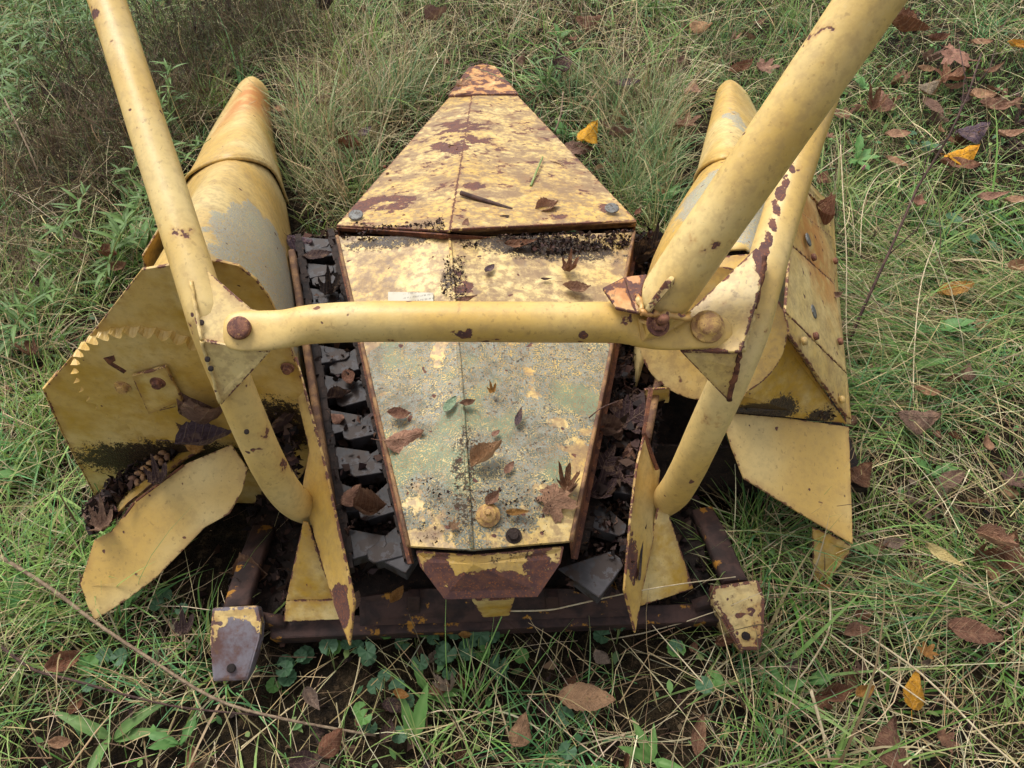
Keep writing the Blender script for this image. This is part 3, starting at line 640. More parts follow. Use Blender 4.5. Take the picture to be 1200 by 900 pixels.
def chain(a, b, sgn, start, pitch=.100):
    """runs from the front a to the back b; sgn=+1 paddles reach to the right."""
    d = b - a; L = d.length; t = d.normalized(); side = V3(-t.y, t.x, 0) if sgn < 0 else V3(t.y, -t.x, 0)
    side = side if side.x * sgn > 0 else -side
    vs_, fs = [], []
    nl = int(L / .031)
    for i in range(nl):
        c = a + t * (i + .5) * L / nl; w = .011 if i % 2 else .008
        q = [c + t * (s1 * .0175) + side * (s2 * w) for s1, s2 in ((-1, -1), (1, -1), (1, 1), (-1, 1))]
        i0 = len(vs_); vs_ += [p + V3(0, 0, .010) for p in q] + [p - V3(0, 0, .012) for p in q]
        fs += [tuple(i0 + j for j in r) for r in ((0, 1, 2, 3), (7, 6, 5, 4), (0, 1, 5, 4), (1, 2, 6, 5), (2, 3, 7, 6), (3, 0, 4, 7))]
    ch = mesh_obj('gathering_chain', vs_, fs, M_DECK, H)
    s = start
    while s < L - .02:
        p = a + t * s + side * .026
        o = bpy.data.objects.new('paddle', PM); col.objects.link(o); o.parent = ch
        ang = math.atan2(t.y, t.x) + math.pi / 2
        mtx = Matrix.Translation(p - ROOT_LOC) @ Matrix.Rotation(ang + random.uniform(-.08, .08), 4, 'Z') @ Matrix.Rotation(random.uniform(-.12, .12), 4, 'X') @ Matrix.Rotation(random.uniform(-.1, .1), 4, 'Y')
        if sgn < 0: mtx = mtx @ Matrix.Rotation(0, 4, 'Z') @ Matrix.Diagonal((-1, 1, 1, 1))
        o.matrix_local = mtx
        s += pitch * random.uniform(.93, 1.07)
    return ch
chain(W(350, 278, .285), W(410, 668, .275), 1, .03)
chain(W(388, 272, .285), W(480, 655, .275), -1, .06)
chain(W(752, 285, .28), W(684, 640, .275), 1, .05)
chain(W(792, 300, .28), W(750, 620, .275), -1, .02)
# two swung-out paddles at the back ends of the chains
for (px, py, an) in ((690, 668, .9), (474, 640, -.5)):
    o = bpy.data.objects.new('end_paddle', PM); col.objects.link(o); o.parent = H
    o.matrix_local = Matrix.Translation(W(px, py, .27) - ROOT_LOC) @ Matrix.Rotation(an, 4, 'Z') @ Matrix.Diagonal((1.15 if px > 600 else -1.15, 1.3, 1, 1))

#@@VEGETATION@@
# ================================================================== VEGETATION
def P2(px, py): v = W(px, py, 0.0); return (v.x, v.y)
FOOT = [[(-1.0, .93), (-1.08, 2.02), (-1.06, 2.80), (-.90, 2.86), (-.70, 2.05), (-.50, 1.45), (-.47, 1.6), (-.20, 2.95), (-.02, 2.95), (.36, 1.6), (.40, 1.45), (.52, 2.05), (.70, 2.80), (.86, 2.80), (.98, 2.02), (.86, 1.4), (.80, .98), (.50, .96), (.47, .62), (-.60, .60)]]
def in_poly(x, y, poly, grow=0.0):
    c = np.zeros(x.shape, bool); n = len(poly)
    for i in range(n):
        x1, y1 = poly[i]; x2, y2 = poly[(i + 1) % n]
        cond = ((y1 > y) != (y2 > y)) & (x < (x2 - x1) * (y - y1) / ((y2 - y1) + 1e-12) + x1)
        c ^= cond
    return c
def under(x, y):
    m = in_poly(x, y, FOOT[0])
    return m
def vnoise(x, y, f, seed=0):
    """cheap smooth value noise."""
    r = np.random.default_rng(seed).random((64, 64)); u = x * f + 17.3; v = y * f + 5.7
    i = np.floor(u).astype(int); j = np.floor(v).astype(int); a = u - i; b = v - j
    a = a * a * (3 - 2 * a); b = b * b * (3 - 2 * b); g = lambda p, q: r[p % 64, q % 64]
    return (g(i, j) * (1 - a) + g(i + 1, j) * a) * (1 - b) + (g(i, j + 1) * (1 - a) + g(i + 1, j + 1) * a) * b
def plant_mat(name, trans=.35, rough=.6, use_obj=False):
    k = NT(name); 
    if use_obj:
        oi = k.n('ShaderNodeObjectInfo'); c = oi.outputs['Color']
        v = k.n('ShaderNodeTexCoord').outputs['Object']; rv = k.n('ShaderNodeVectorMath', operation='ADD'); k.l(v, rv.inputs[0])
        cmb = k.n('ShaderNodeCombineXYZ'); k.l(k.math('MULTIPLY', oi.outputs['Random'], 37.0), cmb.inputs[0]); k.l(cmb.outputs[0], rv.inputs[1]); w = rv.outputs[0]
        n = k.noise(w, 3.2, 3, .65); n2 = k.noise(w, 14, 3, .7)
        c = k.mix(k.math('MULTIPLY', k.ramp(n, .38, .66), .55), c, k.mix(.6, c, lin(58, 40, 34)))
        c = k.mix(k.math('MULTIPLY', k.ramp(n, .48, .30), .45), c, k.mix(.55, c, lin(196, 158, 120)))
        c = k.mix(k.math('MULTIPLY', k.ramp(n2, .58, .68), .55), c, lin(54, 38, 32))
        sp = k.n('ShaderNodeSeparateXYZ'); k.l(v, sp.inputs[0]); ay = k.math('ABSOLUTE', sp.outputs['Y'])
        ph = k.math('SINE', k.math('MULTIPLY', k.math('SUBTRACT', sp.outputs['X'], k.math('MULTIPLY', ay, .9)), 44.0))
        vein = k.math('MAXIMUM', k.ramp(ph, .80, .97), k.ramp(ay, .016, .005))
        c = k.mix(k.math('MULTIPLY', vein, .32), c, k.mix(.5, c, lin(190, 160, 128)))
        nrm = k.bump(k.math('ADD', k.math('MULTIPLY', vein, .5), n2), .6, .02)
    else:
        a = k.n('ShaderNodeVertexColor'); a.layer_name = 'col'; c = a.outputs[0]
    b = k.n('ShaderNodeBsdfPrincipled'); k.l(c, b.inputs['Base Color']); b.inputs['Roughness'].default_value = rough; b.inputs['Specular IOR Level'].default_value = .25
    if use_obj: k.l(nrm, b.inputs['Normal'])
    t = k.n('ShaderNodeBsdfTranslucent'); k.l(c, t.inputs['Color'])
    m = k.n('ShaderNodeMixShader'); m.inputs[0].default_value = trans; k.l(b.outputs[0], m.inputs[1]); k.l(t.outputs[0], m.inputs[2]); k.l(m.outputs[0], k.out.inputs['Surface'])
    return k.m
M_BLADE = plant_mat('blade', .3, .55); M_STRAW = plant_mat('straw', .12, .75); M_LEAFY = plant_mat('leafy', .28, .5); M_DEAD = plant_mat('dead_leaf', .15, .75, True)
def np_mesh(name, verts, quads, mat, cols=None, tris=None):
    me = bpy.data.meshes.new(name); nq = len(quads)
    me.vertices.add(len(verts)); me.vertices.foreach_set('co', np.ascontiguousarray(verts, dtype=np.float32).ravel())
    me.loops.add(nq * 4); me.loops.foreach_set('vertex_index', np.ascontiguousarray(quads, dtype=np.int32).ravel())
    me.polygons.add(nq); me.polygons.foreach_set('loop_start', np.arange(0, nq * 4, 4, dtype=np.int32))
    try: me.polygons.foreach_set('loop_total', np.full(nq, 4, dtype=np.int32))
    except Exception: pass
    me.update(calc_edges=True); me.validate()
    me.polygons.foreach_set('use_smooth', np.ones(nq, dtype=bool))
    if cols is not None:
        ca = me.color_attributes.new('col', 'FLOAT_COLOR', 'POINT'); c4 = np.ones((len(verts), 4), np.float32); c4[:, :3] = cols; ca.data.foreach_set('color', c4.ravel())
    me.materials.append(mat); return me
def ribbons(base, head, L, wid, tilt0, curl, colr, nseg=4, swirl=None, tipcol=None, shape='blade', wob=0.0):
    N = len(base); s = np.linspace(0, 1, nseg + 1)
    pos = np.zeros((N, nseg + 1, 3)); pos[:, 0] = base; hd = head.copy()
    sw = swirl if swirl is not None else np.zeros(N)
    for i in range(nseg):
        tl = tilt0 + curl * (i + .5) / nseg + (rng.normal(0, wob, N) if wob else 0); h = hd + sw * (i + .5) / nseg
        st = np.stack([np.sin(tl) * np.cos(h), np.sin(tl) * np.sin(h), np.cos(tl)], -1) * (L / nseg)[:, None]
        pos[:, i + 1] = pos[:, i] + st
    pos[:, :, 2] = np.maximum(pos[:, :, 2], gh(pos[:, :, 0], pos[:, :, 1]) + .002)
    side = np.stack([-np.sin(head), np.cos(head), np.zeros(N)], -1)
    roll = rng.normal(0, .6, N); upv = np.stack([np.cos(head) * .3, np.sin(head) * .3, np.ones(N)], -1)
    side = side * np.cos(roll)[:, None] + upv * np.sin(roll)[:, None] * .8
    if shape == 'blade': wp = np.clip((1 - s) ** .55, .06, 1) * (.65 + .35 * np.minimum(1, s * 4))
    elif shape == 'lance': wp = np.clip(np.sin(np.pi * np.clip(s, .02, .985)) ** .8, .05, 1)
    else: wp = np.clip(1 - .5 * s, .2, 1)
    off = side[:, None, :] * (wid[:, None] * wp[None, :] * .5)[:, :, None]
    v = np.stack([pos - off, pos + off], 2).reshape(-1, 3)
    b0 = (np.arange(N) * (nseg + 1) * 2)[:, None]; i = np.arange(nseg)[None] * 2
    q = np.stack([b0 + i, b0 + i + 1, b0 + i + 3, b0 + i + 2], -1).reshape(-1, 4)
    c = np.repeat(colr[:, None, :], nseg + 1, 1)
    if tipcol is not None:
        w = (s ** 3)[None, :, None] * rng.random((N, 1, 1)); c = c * (1 - w) + tipcol[None, None, :] * w
    c = np.repeat(c[:, :, None, :], 2, 2).reshape(-1, 3)
    return v, q, c
def join_sets(sets):
    vs_, qs, cs, o = [], [], [], 0
    for v, q, c in sets: vs_.append(v); qs.append(q + o); cs.append(c); o += len(v)
    return np.concatenate(vs_), np.concatenate(qs), np.concatenate(cs)
def rect(n, x0=-3.1, x1=3.1, y0=-.15, y1=4.6): return rng.uniform(x0, x1, n), rng.uniform(y0, y1, n)
def keep_view(x, y):
    return (np.abs(x) < .95 + .62 * y + .35)
def A3(c): return np.array(c[:3])
GREENS = np.array([A3(lin(*c)) for c in ((100, 142, 64), (124, 160, 84), (82, 128, 74), (142, 166, 98), (94, 140, 90), (112, 138, 64))])
STRAWS = np.array([A3(lin(*c)) for c in ((186, 168, 128), (156, 136, 98), (206, 192, 156), (122, 100, 74), (164, 154, 124), (88, 70, 54))])
def pick(pal, n, var=.24, p=None):
    c = pal[rng.choice(len(pal), n, p=p)]; return np.clip(c * (1 + rng.normal(0, var, (n, 1))) * (1 + rng.normal(0, .05, (n, 3))), 0.004, 1)
def zone(x, y, px, py, r):
    cx, cy = P2(px, py); return np.exp(-(((x - cx) ** 2 + (y - cy) ** 2) / (r * r)))
def emit(name, sets, mat, label, cat):
    v, q, c = join_sets(sets); o = bpy.data.objects.new(name, np_mesh(name, v, q, mat, c)); col.objects.link(o); tag(o, label, cat, kind='stuff'); return o

# ---- 1 fine green grass, short, everywhere in drifts
def base3(x, y, lift=0.0): return np.stack([x, y, gh(x, y) + lift], -1)
x, y = rect(125000); d = .30 + .75 * vnoise(x, y, 2.2, 1) * (.5 + .8 * vnoise(x, y, 7, 2))
d += .55 * zone(x, y, 1080, 120, .9) + .5 * zone(x, y, 730, 150, .5) + .35 * zone(x, y, 60, 60, .9) + .35 * zone(x, y, 1150, 330, .5) + .3 * zone(x, y, 600, 850, .2)
d -= .65 * zone(x, y, 500, 800, .30) + .4 * zone(x, y, 250, 810, .28) + .35 * zone(x, y, 800, 820, .28) + .30 * zone(x, y, 100, 250, .45) + .3 * zone(x, y, 1080, 560, .35) + .25 * zone(x, y, 330, 90, .4)
k_ = (rng.random(len(x)) < d * (.35 + .55 * vnoise(x, y, 1.4, 21))) & ~under(x, y) & keep_view(x, y); x, y = x[k_], y[k_]; n = len(x)
gset = [ribbons(base3(x, y), rng.uniform(0, 6.283, n), rng.gamma(5, .013, n) + .02, rng.uniform(.0016, .0040, n), np.abs(rng.normal(.6, .35, n)), rng.normal(.7, .4, n), pick(GREENS, n), 3, rng.normal(0, .4, n), A3(lin(170, 160, 110)))]
# ---- 2 tufts of longer blades
def tufts(nt, per, Lm, wm, pal=GREENS, sp=.035, region=None, dens=None, tilt=.35, headbias=None):
    cx, cy = rect(nt) if region is None else (rng.normal(region[0], region[2], nt), rng.normal(region[1], region[3], nt))
    if dens is not None:
        kk = rng.random(len(cx)) < dens(cx, cy); cx, cy = cx[kk], cy[kk]
    kk = ~under(cx, cy) & keep_view(cx, cy); cx, cy = cx[kk], cy[kk]
    m = len(cx); cnt = rng.poisson(per, m); idx = np.repeat(np.arange(m), cnt); n = len(idx)
    a = rng.uniform(0, 6.283, n); r = np.abs(rng.normal(0, sp, n)); x = cx[idx] + r * np.cos(a); y = cy[idx] + r * np.sin(a)
    hb = (a + rng.normal(0, .6, n)) if headbias is None else np.where(rng.random(n) < .75, rng.normal(headbias, .5, n), a)
    sc_ = rng.uniform(.6, 1.2, m)[idx]
    cc = (pick(pal, m, .12) * (.7 + .6 * vnoise(cx, cy, 1.3, 31))[:, None])[idx] * (1 + rng.normal(0, .12, (n, 1)))
    dead = rng.random(n) < .22; cc[dead] = pick(STRAWS, dead.sum())
    return ribbons(base3(x, y), hb, rng.gamma(9, Lm / 9, n) * sc_, rng.uniform(.6, 1.3, n) * wm, np.abs(rng.normal(tilt, .22, n)), np.abs(rng.normal(1.0, .4, n)), np.clip(cc, .004, 1), 5, rng.normal(0, .3, n), A3(lin(176, 164, 116)))
DN = lambda x, y: 1 - .8 * zone(x, y, 1090, 110, .75) - .85 * zone(x, y, 520, 800, .26) - .6 * zone(x, y, 300, 820, .25) - .6 * zone(x, y, 800, 830, .25) - .4 * zone(x, y, 1080, 600, .35)
gset.append(tufts(480, 30, .14, .0042, dens=DN))
gset.append(tufts(200, 26, .19, .0068, tilt=.7, dens=DN))
gset.append(tufts(260, 20, .17, .0090, tilt=1.0, dens=DN))
BG = np.array([A3(lin(*c)) for c in ((104, 138, 92), (96, 130, 86), (128, 148, 98), (160, 154, 112))])
for (px, py, nt, L_, sx_, sy_) in ((390, 225, 10, .24, .06, .10), (350, 190, 6, .22, .05, .08), (470, 120, 8, .20, .06, .09), (440, 150, 6, .2, .06, .12), (770, 215, 14, .20, .07, .12), (700, 120, 12, .17, .09, .12), (745, 150, 9, .2, .08, .1), (800, 120, 8, .18, .06, .1), (780, 260, 4, .16, .03, .05), (930, 110, 8, .15, .12, .1)):
    c0 = P2(px, py); gset.append(tufts(nt, 42, L_, .0042, BG, .03, (c0[0], c0[1], sx_, sy_), None, .22))
# long combed-over grass on the right side
for (px, py, nt, sx_, sy_) in ((1060, 350, 22, .16, .10), (1090, 420, 30, .20, .10), (1040, 460, 16, .10, .08), (1130, 400, 20, .2, .12), (1150, 700, 14, .15, .06), (1100, 300, 12, .15, .1)):
    c0 = P2(px, py); gset.append(tufts(nt, 30, .27, .0036, np.concatenate([GREENS, STRAWS[:1]]), .05, (c0[0], c0[1], sx_, sy_), None, 1.05, headbias=math.pi * .97))
for (px, py, nt) in ((30, 380, 16), (80, 330, 12), (40, 520, 14), (120, 700, 10), (60, 640, 10), (20, 780, 8), (150, 800, 8), (930, 720, 8), (1000, 690, 9), (560, 880, 6), (880, 640, 7), (1010, 250, 7)):
    c0 = P2(px, py); gset.append(tufts(nt, 28, .16, .0040, GREENS, .035, (c0[0], c0[1], .10, .10), None, .5))
emit('grass', gset, M_BLADE, 'green meadow grass growing all around the yellow header', 'grass')

# ---- 3 dead straw, thin and tangled
x, y = rect(90000); d = .35 + .6 * vnoise(x, y, 3.1, 5)
d += .5 * zone(x, y, 1080, 600, .45) + .45 * zone(x, y, 60, 430, .5) + .35 * zone(x, y, 780, 830, .3) + .5 * zone(x, y, 1080, 820, .4) + .5 * zone(x, y, 420, 130, .35) + .3 * zone(x, y, 100, 820, .4) + .35 * zone(x, y, 760, 120, .4)
d -= .45 * zone(x, y, 1120, 110, .7) + .3 * zone(x, y, 500, 800, .26) + .2 * zone(x, y, 250, 810, .25)
d -= .25 * np.clip((.55 - y) / .4, 0, 1) + .2 * zone(x, y, 1080, 330, .5)
k_ = (rng.random(len(x)) < d * .40) & keep_view(x, y); k_ &= ~(under(x, y) & (rng.random(len(x)) < .93)); x, y = x[k_], y[k_]; n = len(x)
tl = rng.normal(1.35, .22, n); lift = rng.gamma(1.6, .016, n); lift = np.where(under(x, y), .002, lift)
sset = [ribbons(base3(x, y, lift), rng.uniform(0, 6.283, n), rng.gamma(4, .035, n) + .03, rng.uniform(.0009, .0030, n), tl, rng.normal(.25, .35, n), pick(STRAWS, n, .2, [.24, .22, .14, .16, .14, .10]), 4, rng.normal(0, .5, n), None, 'stem')]
# longer pale stalks
x, y = rect(1200); k_ = keep_view(x, y) & ~under(x, y); x, y = x[k_], y[k_]; n = len(x)
sset.append(ribbons(base3(x, y, .02 + rng.gamma(2, .012, n)), rng.uniform(0, 6.283, n), rng.uniform(.18, .42, n), rng.uniform(.0015, .0028, n), rng.normal(1.42, .14, n), rng.normal(.08, .12, n), pick(STRAWS, n, .15, [.35, .12, .38, .02, .12, .01]), 5, rng.normal(0, .25, n), None, 'stem'))
# standing dry stems between the snouts
for (px, py, nn, sx_, sy_) in ((420, 130, 700, .14, .22), (470, 60, 420, .22, .2), (350, 200, 200, .06, .14), (760, 130, 380, .16, .22), (640, 40, 260, .3, .2), (960, 60, 120, .3, .2), (30, 300, 260, .2, .3), (120, 200, 200, .2, .25), (985, 300, 60, .04, .15)):
    c0 = P2(px, py); x = rng.normal(c0[0], sx_, nn); y = rng.normal(c0[1], sy_, nn); k_ = ~under(x, y); x, y = x[k_], y[k_]; n = len(x)
    sset.append(ribbons(base3(x, y), rng.uniform(0, 6.283, n), rng.uniform(.14, .34, n), rng.uniform(.0014, .0030, n), np.abs(rng.normal(.5, .35, n)), rng.normal(.5, .4, n), pick(STRAWS, n, .15), 5, rng.normal(0, .4, n), None, 'stem'))
tset = []
DK = np.array([A3(lin(*c)) for c in ((84, 72, 50), (66, 54, 42), (92, 94, 58), (74, 84, 50), (110, 92, 66), (56, 46, 38))])
for (px, py, nn, sx_, sy_, hh) in ((240, 70, 2600, .22, .22, .30), (320, 50, 1800, .16, .18, .26), (130, 190, 1800, .16, .22, .26), (200, 150, 1500, .12, .18, .28), (60, 220, 1300, .2, .22, .24), (150, 100, 1400, .2, .2, .28)):
    c0 = P2(px, py); x = rng.normal(c0[0], sx_, nn); y = rng.normal(c0[1], sy_, nn); k_ = ~under(x, y); x, y = x[k_], y[k_]; n = len(x)
    tset.append(ribbons(base3(x, y, rng.uniform(0, hh * .6, n)), rng.uniform(0, 6.283, n), rng.uniform(.04, .14, n), rng.uniform(.0010, .0034, n), np.abs(rng.normal(.6, .5, n)), rng.normal(.3, .6, n), pick(DK, n, .25), 3, rng.normal(0, .6, n), None, 'stem'))
emit('weed_thicket', tset, M_STRAW, 'dark tangled thicket of dying weeds around the left snout', 'weeds')
emit('dry_straw', sset, M_STRAW, 'tangled dead straw and thatch lying through the grass', 'straw')

# ---- 4 low broad-leaved ground cover (clover, chickweed): small leaflets
x, y = rect(26000); d = .18 + .3 * vnoise(x, y, 3.5, 9) + .6 * zone(x, y, 1120, 160, .6) + .7 * zone(x, y, 1130, 280, .35) + .5 * zone(x, y, 60, 60, .6) + .4 * zone(x, y, 480, 790, .25) + .3 * zone(x, y, 330, 780, .2) + .3 * zone(x, y, 690, 210, .2)
k_ = (rng.random(len(x)) < d * .6) & ~under(x, y) & keep_view(x, y); x, y = x[k_], y[k_]; n = len(x)
LEAFG = np.array([A3(lin(*c)) for c in ((96, 132, 72), (82, 120, 70), (112, 146, 84), (70, 104, 66), (120, 140, 80))])
emit('ground_cover', [ribbons(base3(x, y, rng.uniform(.008, .05, n)), rng.uniform(0, 6.283, n), rng.uniform(.010, .030, n), rng.uniform(.007, .016, n), rng.normal(1.25, .3, n), rng.normal(.3, .3, n), pick(LEAFG, n), 3, None, None, 'lance')], M_LEAFY, 'small-leaved clover and chickweed growing low between the grass', 'ground cover')

# ---- 5 dead crumbs and leaf mould: passages, shelf, hood edge, soil
def flakes(n, pts_fn, smin, smax, pal, var=.25):
    P = pts_fn(n); n = len(P); a = rng.normal(0, 1, (n, 3)); a /= np.linalg.norm(a, axis=1)[:, None] + 1e-9; b = np.cross(a, rng.normal(0, 1, (n, 3))); b /= np.linalg.norm(b, axis=1)[:, None] + 1e-9
    s = rng.uniform(smin, smax, n)[:, None]; t = s * rng.uniform(.3, 1, (n, 1)); cup = np.cross(a, b) * s * .35
    v = np.stack([P - a * s * .6, P + b * t * .5 + cup, P + a * s * .6, P - b * t * .5 + cup], 1).reshape(-1, 3)
    q = np.arange(4 * n).reshape(n, 4); c = np.repeat(pick(pal, n, var), 4, 0); return v, q, c
MOULD = np.array([A3(lin(*c)) for c in ((58, 42, 38), (40, 30, 28), (78, 56, 46), (92, 70, 58), (34, 26, 24), (66, 50, 48))])
def strip(a, b, c, d, h=.02):
    a, b, c, d = [np.array(p) for p in (a, b, c, d)]
    def f(n):
        u = rng.random((n, 1)); w = rng.random((n, 1)); p = (a * (1 - u) + b * u) * (1 - w) + (d * (1 - u) + c * u) * w
        p = p + np.stack([np.zeros(n), np.zeros(n), np.abs(rng.normal(0, h, n))], -1); return p
    return f
lm = [flakes(3600, strip(W(340, 285, .235), W(398, 278, .235), W(482, 660, .21), W(396, 690, .18), .018), .006, .030, MOULD),
      flakes(4200, strip(W(735, 285, .26), W(800, 285, .26), W(760, 560, .265), W(680, 600, .25), .022), .006, .032, MOULD),
      flakes(900, strip(W(680, 600, .22), W(755, 590, .22), W(742, 700, .17), W(665, 690, .18), .02), .006, .028, MOULD),
      flakes(700, strip(W(580, 277, .425), W(742, 270, .388), W(735, 290, .388), W(640, 300, .41), .004), .003, .014, MOULD),
      flakes(320, strip(W(400, 275, .385), W(560, 284, .43), W(560, 292, .43), W(400, 282, .385), .003), .003, .010, MOULD),
      flakes(1500, strip(W(124, 600, .16), W(258, 496, .24), W(296, 462, .26), W(128, 570, .14), .013), .005, .024, MOULD),
      flakes(500, strip(W(112, 628, .15), W(136, 604, .18), W(130, 580, .15), W(106, 606, .12), .02), .006, .03, MOULD),
      flakes(130, strip(W(345, 285, .29), W(394, 280, .29), W(478, 650, .28), W(404, 660, .28), .006), .004, .02, MOULD), flakes(90, strip(W(690, 590, .28), W(750, 580, .28), W(742, 660, .28), W(680, 650, .28), .006), .004, .02, MOULD),
      flakes(500, strip(V3(-.60, .68, .05), V3(-.35, .66, .05), V3(-.35, .97, .05), V3(-.6, .97, .05), .008), .006, .03, MOULD), flakes(360, strip(V3(.21, .66, .05), V3(.42, .68, .05), V3(.43, .97, .05), V3(.21, .97, .05), .008), .006, .03, MOULD),
      flakes(420, strip(W(290, 460, .33), W(345, 450, .34), W(352, 560, .24), W(320, 550, .24), .03), .006, .032, MOULD),
      flakes(320, strip(W(862, 478, .315), W(985, 494, .225), W(960, 465, .29), W(890, 455, .35), .004), .003, .012, MOULD),
      flakes(260, strip(W(425, 280, .40), W(520, 255, .44), W(520, 270, .452), W(410, 262, .388), .003), .003, .010, MOULD),
      flakes(360, strip(W(480, 560, .415), W(650, 560, .415), W(640, 640, .392), W(490, 640, .392), .002), .002, .007, MOULD),
      flakes(200, strip(W(520, 300, .43), W(545, 300, .43), W(548, 350, .438), W(515, 350, .438), .002), .003, .009, MOULD)]
x, y = rect(9000); k_ = keep_view(x, y); x, y = x[k_], y[k_]; gp = np.stack([x, y, gh(x, y) + np.abs(rng.normal(.004, .006, len(x)))], -1)
lm.append(flakes(len(gp), lambda n: gp, .006, .034, np.concatenate([MOULD, STRAWS[[3, 5]]])))
emit('leaf_mould', lm, M_STRAW, 'dark crumbled leaf mould caught in the passages, on ledges and soil', 'leaf mould')

# ------------------------------------------------------------------ fallen leaves: one object each
def fallen_mesh(nm, kind, seed, curl, cup, twist, wid=.30):
    r = random.Random(seed); vs_, fs = [], []
    if kind == 'oval':
        nu, nv = 18, 8
        for i in range(nu + 1):
            u = i / nu
            w = wid * max(.0, math.sin(math.pi * min(1, u ** .82))) ** .85 * (1 - .12 * u)
            w *= 1 + .05 * math.sin(u * 60 + seed) + r.uniform(-.04, .04) + .12 * mnoise.noise(Vector((u * 5, seed * 3.1, 0)))
            bend = curl * ((u - .45) ** 2) * 1.3; ang = curl * 1.4 * (u - .4); tw = twist * (u - .3)
            for j in range(nv + 1):
                v = -1 + 2 * j / nv; yy = v * w
                z = bend + cup * (abs(v) ** 1.5) * w * 1.3 - .012 * (abs(math.sin((u * 9 - abs(v) * 1.5) * math.pi))) * abs(v) ** .5 + .28 * wid * mnoise.noise(Vector((u * 3.2 + seed, v * 1.4, 0))) + .10 * wid * mnoise.noise(Vector((u * 9 + seed, v * 4, 2)))
                y2 = yy * math.cos(tw) - z * math.sin(tw) * .3; z2 = z + yy * math.sin(tw)
                vs_.append(V3(u - .5, y2 + .03 * math.sin(u * 3 + seed), z2))
        for i in range(nu):
            for j in range(nv): fs.append((i * (nv + 1) + j, (i + 1) * (nv + 1) + j, (i + 1) * (nv + 1) + j + 1, i * (nv + 1) + j + 1))
        stem0 = V3(-.5, .03 * math.sin(seed), bend)
    else:
        ns, nr = 60, 4; vs_.append(V3(0, 0, 0))
        for k in range(1, nr + 1):
            f = k / nr
            for s in range(ns):
                a = -math.pi + 2 * math.pi * s / ns
                lob = [(0.05, .95), (.92, .80), (-.80, .86), (1.85, .58), (-1.7, .66)]
                rr = .30
                for la, lr in lob:
                    dd = abs((a - la + math.pi) % (2 * math.pi) - math.pi); rr = max(rr, lr * .46 * max(0, 1 - (dd / .50) ** 1.7) + .19)
                rr *= 1 + .06 * math.sin(a * 13 + seed) + .05 * math.sin(a * 29) + .10 * mnoise.noise(Vector((math.cos(a) * 2 + seed, math.sin(a) * 2, 3)))
                if abs(a) > 2.75: rr *= .55
                x_, y_ = f * rr * math.cos(a), f * rr * math.sin(a); rad_ = f * rr
                z = curl * x_ * x_ * 1.1 + cup * abs(y_) ** 1.6 * 1.2 + twist * x_ * y_ + .13 * mnoise.noise(Vector((x_ * 3.5 + seed, y_ * 3.5, 1))) + .05 * mnoise.noise(Vector((x_ * 9 + seed, y_ * 9, 4))) + .014 * math.cos(a * 5) * f
                vs_.append(V3(x_, y_, z))
        for s in range(ns): fs.append((0, 1 + s, 1 + (s + 1) % ns))
        for k in range(nr - 1):
            for s in range(ns):
                a0 = 1 + k * ns; b0 = a0 + ns; fs.append((a0 + s, b0 + s, b0 + (s + 1) % ns, a0 + (s + 1) % ns))
        stem0 = V3(-.1, 0, 0)
    # petiole
    i0 = len(vs_); d_ = V3(-.28, r.uniform(-.12, .12), r.uniform(0, .08))
    for t in (0, .5, 1):
        p = stem0 + d_ * t; 
        for a in range(3): vs_.append(p + V3(0, .009 * math.cos(a * 2.1), .009 * math.sin(a * 2.1)))
    for t in range(2):
        for a in range(3): fs.append((i0 + t * 3 + a, i0 + t * 3 + (a + 1) % 3, i0 + t * 3 + 3 + (a + 1) % 3, i0 + t * 3 + 3 + a))
    me = bpy.data.meshes.new(nm); me.from_pydata(vs_, [], fs)
    for p in me.polygons: p.use_smooth = True
    me.materials.append(M_DEAD); return me
LV = {'flat': fallen_mesh('leaf_blade', 'oval', 1, .25, .25, .2, .27), 'curl': fallen_mesh('leaf_blade', 'oval', 2, .9, .7, .6, .28), 'boat': fallen_mesh('leaf_blade', 'oval', 3, .5, 1.3, -.3, .27),
      'twist': fallen_mesh('leaf_blade', 'oval', 4, -.5, -.6, 1.3, .30), 'wide': fallen_mesh('leaf_blade', 'oval', 5, .3, -.35, .4, .38), 'slim': fallen_mesh('leaf_blade', 'oval', 6, .6, .5, -.5, .19),
      'lobe': fallen_mesh('leaf_blade', 'lobed', 7, .5, .4, .3), 'lobeflat': fallen_mesh('leaf_blade', 'lobed', 8, .15, -.2, -.3), 'crumple': fallen_mesh('leaf_blade', 'lobed', 9, 1.6, 1.8, 1.2), 'crumple2': fallen_mesh('leaf_blade', 'oval', 10, 1.8, 1.9, 1.6, .42)}
LC = {'mauve': lin(122, 94, 80), 'redbrown': lin(116, 76, 54), 'tan': lin(164, 126, 94), 'dark': lin(70, 52, 52), 'black': lin(46, 38, 40), 'pink': lin(154, 114, 94), 'yellow': lin(222, 160, 34), 'gold': lin(196, 138, 36), 'brown': lin(124, 88, 68), 'cream': lin(208, 188, 128), 'green': lin(140, 168, 138), 'grey': lin(140, 122, 106), 'ochre': lin(168, 120, 58), 'purple': lin(88, 70, 80), 'lime': lin(110, 140, 60)}
